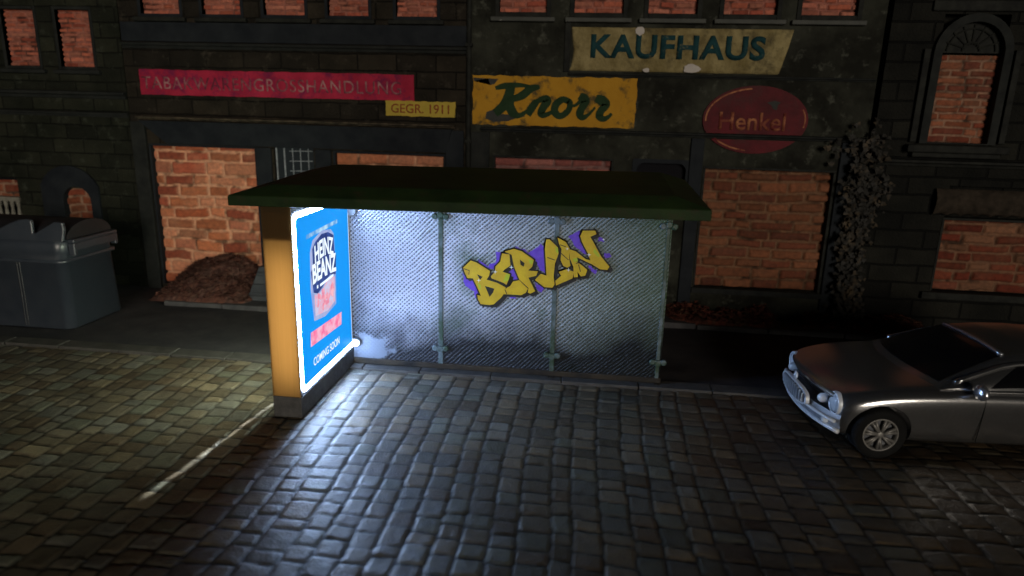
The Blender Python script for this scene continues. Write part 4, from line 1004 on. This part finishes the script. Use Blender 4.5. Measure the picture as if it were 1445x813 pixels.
    for k in range(-5, 6):
        y = k*.062; hh = .09*math.sqrt(max(.05, 1-(y/.38)**2)); mb.box(nose(y, .46, .045)[0], nose(y, .46, .022)[0], y-.008, y+.008, .46-hh*.95, .46+hh*.95)
    mb.build('bars', M['nose'], gr, world=False)
    mb = MB(); mb.lathe([(.03, 0), (.045, -.012), (.05, -.02), (.036, -.03), (.03, -.02)], (nose(0, .62, .02)[0], 0, .61), 'x', 20); mb.box(nose(0, .61, .045)[0], nose(0, .61, .02)[0], -.008, .008, .575, .645); mb.build('emblem', M['nose'], o, smooth=True, world=False)
    for s in (-1, 1):
        mb = MB(); c = Vector(nose(s*.645, .55, -.095)); 
        lens = [(.0, -.05), (.06, -.046), (.1, -.03), (.112, 0.01), (.112, .06)]
        mb.lathe(lens, (c.x+.01, c.y, c.z), 'x', 24); hl = mb.build('headlight', M['lens'], o, smooth=True, world=False)
        mb = MB(); mb.lathe([(.113, .06), (.113, -.02), (.122, -.034), (.132, -.02), (.132, .06)], (c.x+.01, c.y, c.z), 'x', 24); mb.build('ring', M['nose'], hl, smooth=True, world=False)
        c2 = Vector(nose(s*.48, .535, -.055)); mb = MB(); mb.lathe([(0, -.04), (.03, -.038), (.052, -.01), (.055, .05)], (c2.x+.01, c2.y, c2.z), 'x', 18); mb.build('lamp', M['lens'], hl, smooth=True, world=False)
        c3 = Vector(nose(s*.62, .34, .0)); mb = MB(); mb.lathe([(0, -.03), (.03, -.028), (.042, 0), (.042, .05)], (c3.x+.01, c3.y, c3.z), 'x', 18); mb.build('fog_lamp', M['lens'], o, smooth=True, world=False)
    mb = MB(); mb.tube([(nose(y, .27, .0)[0]+.012, y, .275) for y in np.linspace(-.80, .80, 25)], .026, 8); mb.build('bumper_lip', M['nose'], o, smooth=True, world=False)
    mb = MB(); mb.tube([(nose(y, .40, .0)[0]+.005, y, .385) for y in np.linspace(-.78, .78, 25)], .02, 8); mb.build('bumper_bar', M['nose'], o, smooth=True, world=False)
    # wheels
    def wheel(cx, s):
        mb = MB(); mb.lathe([(.188, -.095), (.225, -.105), (.262, -.105), (.285, -.08), (.29, 0), (.285, .08), (.262, .105), (.225, .105), (.188, .095)], (cx, s*.77, .29), 'y', 40)
        ty = mb.build('wheel', M['tyre'], o, smooth=True, world=False)
        mb = MB(); yo = s*.775+s*.085
        mb.lathe([(.19, 0), (.19, s*.012), (.175, s*.012), (.167, -s*.03), (.164, -s*.12)], (cx, yo, .29), 'y', 40)
        mb.lathe([(0, s*.008), (.03, s*.008), (.045, -s*.004), (.05, -s*.03)], (cx, yo, .29), 'y', 24)
        for k in range(7):
            a = 2*math.pi*k/7+.3
            for da, in ((-.13,), (.13,)):
                p0 = (cx+.03*math.cos(a), yo-.005*s, .29+.03*math.sin(a)); p1 = (cx+.176*math.cos(a+da), yo-.012*s, .29+.176*math.sin(a+da))
                mb.tube([p0, p1], [.016, .02], 6)
        mb.build('rim', M['rim'], ty, smooth=True, world=False)
        mb = MB(); mb.lathe([(0, -s*.05), (.16, -s*.05)], (cx, yo, .29), 'y', 30); mb.build('brake_disc', M['grille'], ty, world=False)
    for cx in (0, WB):
        for s in (-1, 1): wheel(cx, s)
    # sills, door shut lines and handles
    for s in (-1, 1):
        for x in (1.01, 2.02): MB().tube([(x, s*.850, .25), (x, s*.872, .45), (x, s*.888, .62), (x, s*.888, .72), (x, s*.872, .795)], .005, 5).build('door_gap', M['tyre'], o, world=False)
        for x in (1.75, 2.5): mb = MB(); mb.tube([(x, s*.902, .70), (x+.16, s*.903, .703)], .014, 8); mb.build('door_handle', M['chrome'], o, smooth=True, world=False)
car()

# ------------------------------------------------------------------ ivy, heaps, slab
def ivy():
    o = empty('ivy_plant', (4.40, YF-.1, .1), label='dry straggling ivy climbing the dark corner beside the oval sign', cat='climbing plant')
    r = random.Random(12); mb = MB(); tips = []
    for k in range(7):
        x = 4.42+r.uniform(-.08, .10); y = YF-.10; z = .1; pts = [(x, y-.06, z)]
        while z < r.uniform(2.2, 3.5):
            z += .16; x += r.uniform(-.07, .065)+(.02 if x < 4.2 else -.015 if x > 4.62 else 0); pts.append((x, y+r.uniform(-.06, .05), z))
        for p in pts: tips.append(p)
        mb.tube(pts, [.018*(1-.7*i/len(pts)) for i in range(len(pts))], 6)
    for p in list(tips):
        if r.random() < .5: q = (p[0]+r.uniform(-.2, .2), p[1]-r.uniform(.0, .1), p[2]+r.uniform(-.1, .15)); mb.tube([p, q], .006, 5); tips.append(q)
    for k in range(9): q = (4.34+r.uniform(-.42, .3), YF-.10, 3.15+r.uniform(-.12, .28)); tips.append(q)
    mb.build('stem', M['stem'], o)
    lf = MB()
    def leaf(p, s):
        a = r.uniform(0, 6.28); t = Vector((math.cos(a), r.uniform(-.6, .1), math.sin(a))).normalized(); n = Vector((r.uniform(-.6, .6), -1, r.uniform(-.2, .9))).normalized(); b = n.cross(t).normalized(); t = b.cross(n)
        p = Vector(p); out = [(0, 0), (.25, .35), (.1, .55), (.5, .42), (1, 0), (.5, -.42), (.1, -.55), (.25, -.35)]
        lf.add([p+t*u*s+b*v*s+n*(.15*s*abs(v)) for u, v in out], [(0, 1, 2, 3), (0, 3, 4), (0, 4, 5), (0, 5, 6, 7)])
    for p in tips:
        m_ = 7 if p[2] > .5 else 10
        for k in range(m_):
            leaf((p[0]+r.gauss(0, .06), min(YF-.055, p[1]-abs(r.gauss(.02, .06))), max(.12, p[2]+r.gauss(0, .09))), r.uniform(.045, .12))
    lf.build('foliage', M['leaf'], o, recalc=False)
ivy()

def heap(name, x0, x1, y0, y1, zb, fn, pal, seed, nchunk, label, csize):
    st = .03; x, y = np.meshgrid(np.arange(x0, x1, st), np.arange(y0, y1, st), indexing='ij')
    base = fn(x, y)
    z = zb+base*(.75+.5*fbm(x*3, y*3, seed))+.06*(fbm(x*9, y*9, seed+1)-.4)*np.clip(base*6, 0, 1)-.03*(base < .02)
    p = np.array(pal); k = (vnoise(x*16, y*16, seed+2)*len(p)).astype(int).clip(0, len(p)-1); c = p[k]*(.6+.8*vnoise(x*23, y*23, seed+3))[..., None]
    V = np.stack([x, y, z], -1).reshape(-1, 3); F = gridfaces(*x.shape); C = c.reshape(-1, 3)
    keep = (base.reshape(-1)[F] > .004).any(1); F = F[keep]
    r = np.random.default_rng(seed); VV = [V]; FF = [F]; CC = [C]; n0 = len(V)
    idx = r.choice(np.where(base.reshape(-1) > .03)[0], nchunk)
    for i in idx:                                 # crumpled leaves and crumbs
        s = r.uniform(*csize); q = r.normal(size=(4, 3))*s*np.array([1, 1, .5]); q[:, 2] = np.abs(q[:, 2])
        VV.append(V[i]+q+np.array([0, 0, .01])); FF.append(np.array([[0, 1, 2, 3]])+n0); n0 += 4
        CC.append(np.repeat(p[r.integers(len(p))][None]*r.uniform(.6, 1.5), 4, 0))
    o = numesh(name, np.concatenate(VV), np.concatenate(FF), M['heap'], np.concatenate(CC), smooth=False)
    o['kind'] = 'stuff'; tag(o, label, 'leaf litter')
def h1(x, y):
    cx = -6.95; d = np.clip((y-11.05)/1.0, 0, 1)
    return np.clip(1-((x-cx)/(.95))**2, 0, 1)**.8*d**.75*.66
heap('leaf_heap', -8.0, -5.9, 11.03, 12.2, .1, h1, [[.10, .04, .03], [.13, .058, .042], [.07, .03, .025], [.14, .075, .058], [.085, .046, .038]], 301, 2600, 'loose red-brown leaf heap banked against the bricked shopfront', (.012, .035))
def h2(x, y):
    d = np.clip((y-11.5)/.62, 0, 1)
    return np.clip(fbm(x*1.4, y*1.4, 61)*1.9-.55, 0, 1)*d**.6*.42*np.clip((x-1.35)/.4, 0, 1)*np.clip((5.9-x)/.8, 0, 1)
heap('leaf_drift', 1.3, 5.9, 11.5, 12.16, .1, h2, [[.10, .028, .02], [.14, .045, .028], [.07, .025, .018], [.09, .05, .03]], 411, 1800, 'dark red leaf drift along the wall foot behind the car', (.02, .05))
mb = MB()
for i in range(4):
    mb.add([(-6.14+.07*i, 11.32, .1+.16*i), (-5.55, 11.32, .1+.16*i), (-5.55, 12.06, .1+.16*i), (-6.14+.07*i, 12.06, .1+.16*i), (-6.09+.07*i, 11.35, .255+.16*i), (-5.55, 11.35, .255+.16*i), (-5.55, 12.06, .255+.16*i), (-6.09+.07*i, 12.06, .255+.16*i)],
           [(0, 3, 2, 1), (4, 5, 6, 7), (0, 1, 5, 4), (1, 2, 6, 5), (2, 3, 7, 6), (3, 0, 4, 7)])
s = mb.build('stone_block', M['slab'], bevel=.012); tag(s, 'blue-grey stepped stone block between the leaf heap and the light box', 'stone block')
mb = MB(); mb.tube([(-2.215, YF-.05, .1), (-2.215, YF-.05, 10.2)], .045, 12)
for z in (1.2, 3.0, 4.6, 6.4, 8.2): mb.box(-2.275, -2.155, YF-.1, YF-.0, z, z+.05)
s = mb.build('drainpipe', M['trim_black'], smooth=False); tag(s, 'thin black drainpipe running down the joint between shop and store fronts', 'drainpipe')

# ------------------------------------------------------------------ light
def area(name, loc, dirv, sx, sy, power, col, spread=180):
    l = bpy.data.lights.new(name, 'AREA'); l.shape = 'RECTANGLE'; l.size = sx; l.size_y = sy; l.energy = power; l.color = col; l.spread = R(spread)
    o = bpy.data.objects.new(name, l); COL.objects.link(o); o.location = loc
    o.rotation_euler = Vector(dirv).to_track_quat('-Z', 'Y').to_euler(); return o
area('light_box_tube', ((X0+X1)/2+.03, YFR+.33, 1.2), (0, -1, 0), .20, 1.55, 6.5, (1, .86, .68))
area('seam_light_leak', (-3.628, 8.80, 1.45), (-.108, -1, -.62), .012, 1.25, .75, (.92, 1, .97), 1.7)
el, az = R(8), R(16)          # low warm glow from the street side
sun = bpy.data.lights.new('street_glow', 'SUN'); sun.energy = 1.15; sun.angle = R(17); sun.color = (1, .9, .76)
so = bpy.data.objects.new('street_glow', sun); COL.objects.link(so)
dv = Vector((math.sin(-az)*math.cos(el), math.cos(az)*math.cos(el), -math.sin(el))); so.rotation_euler = dv.to_track_quat('-Z', 'Y').to_euler()
w = bpy.data.worlds.new('World'); sc.world = w; w.use_nodes = True; nt = w.node_tree
sky = nt.nodes.new('ShaderNodeTexSky'); sky.sky_type = 'NISHITA'; sky.sun_disc = False; sky.sun_elevation = el; sky.sun_rotation = math.atan2(-dv.x, -dv.y)
bg = nt.nodes['Background']; bg.inputs[1].default_value = .0009; nt.links.new(sky.outputs[0], bg.inputs[0])

# ------------------------------------------------------------------ camera
p, yw, rl, fpx = .25696, .11308, .02619, 963.92
fwd = Vector((-math.sin(yw)*math.cos(p), math.cos(yw)*math.cos(p), -math.sin(p))); rt = Vector((math.cos(yw), math.sin(yw), 0)); upv = rt.cross(fwd)
Rv = rt*math.cos(rl)+upv*math.sin(rl); Uv = -rt*math.sin(rl)+upv*math.cos(rl)
cd = bpy.data.cameras.new('camera'); cam = bpy.data.objects.new('camera', cd); COL.objects.link(cam)
cam.matrix_world = Matrix((( Rv.x, Uv.x, -fwd.x, 0), (Rv.y, Uv.y, -fwd.y, 0), (Rv.z, Uv.z, -fwd.z, 3.6), (0, 0, 0, 1)))
cd.sensor_width = 36; cd.lens = fpx/1445*36; cd.clip_start = .05; cd.clip_end = 500
cd.dof.use_dof = True; cd.dof.focus_distance = 8.6; cd.dof.aperture_fstop = .42
sc.camera = cam
sc.view_settings.view_transform = 'Standard'; sc.view_settings.look = 'None'; sc.view_settings.exposure = 0; sc.view_settings.gamma = 1
sc.cycles.max_bounces = 5; sc.cycles.sample_clamp_indirect = 4; sc.cycles.use_denoising = True
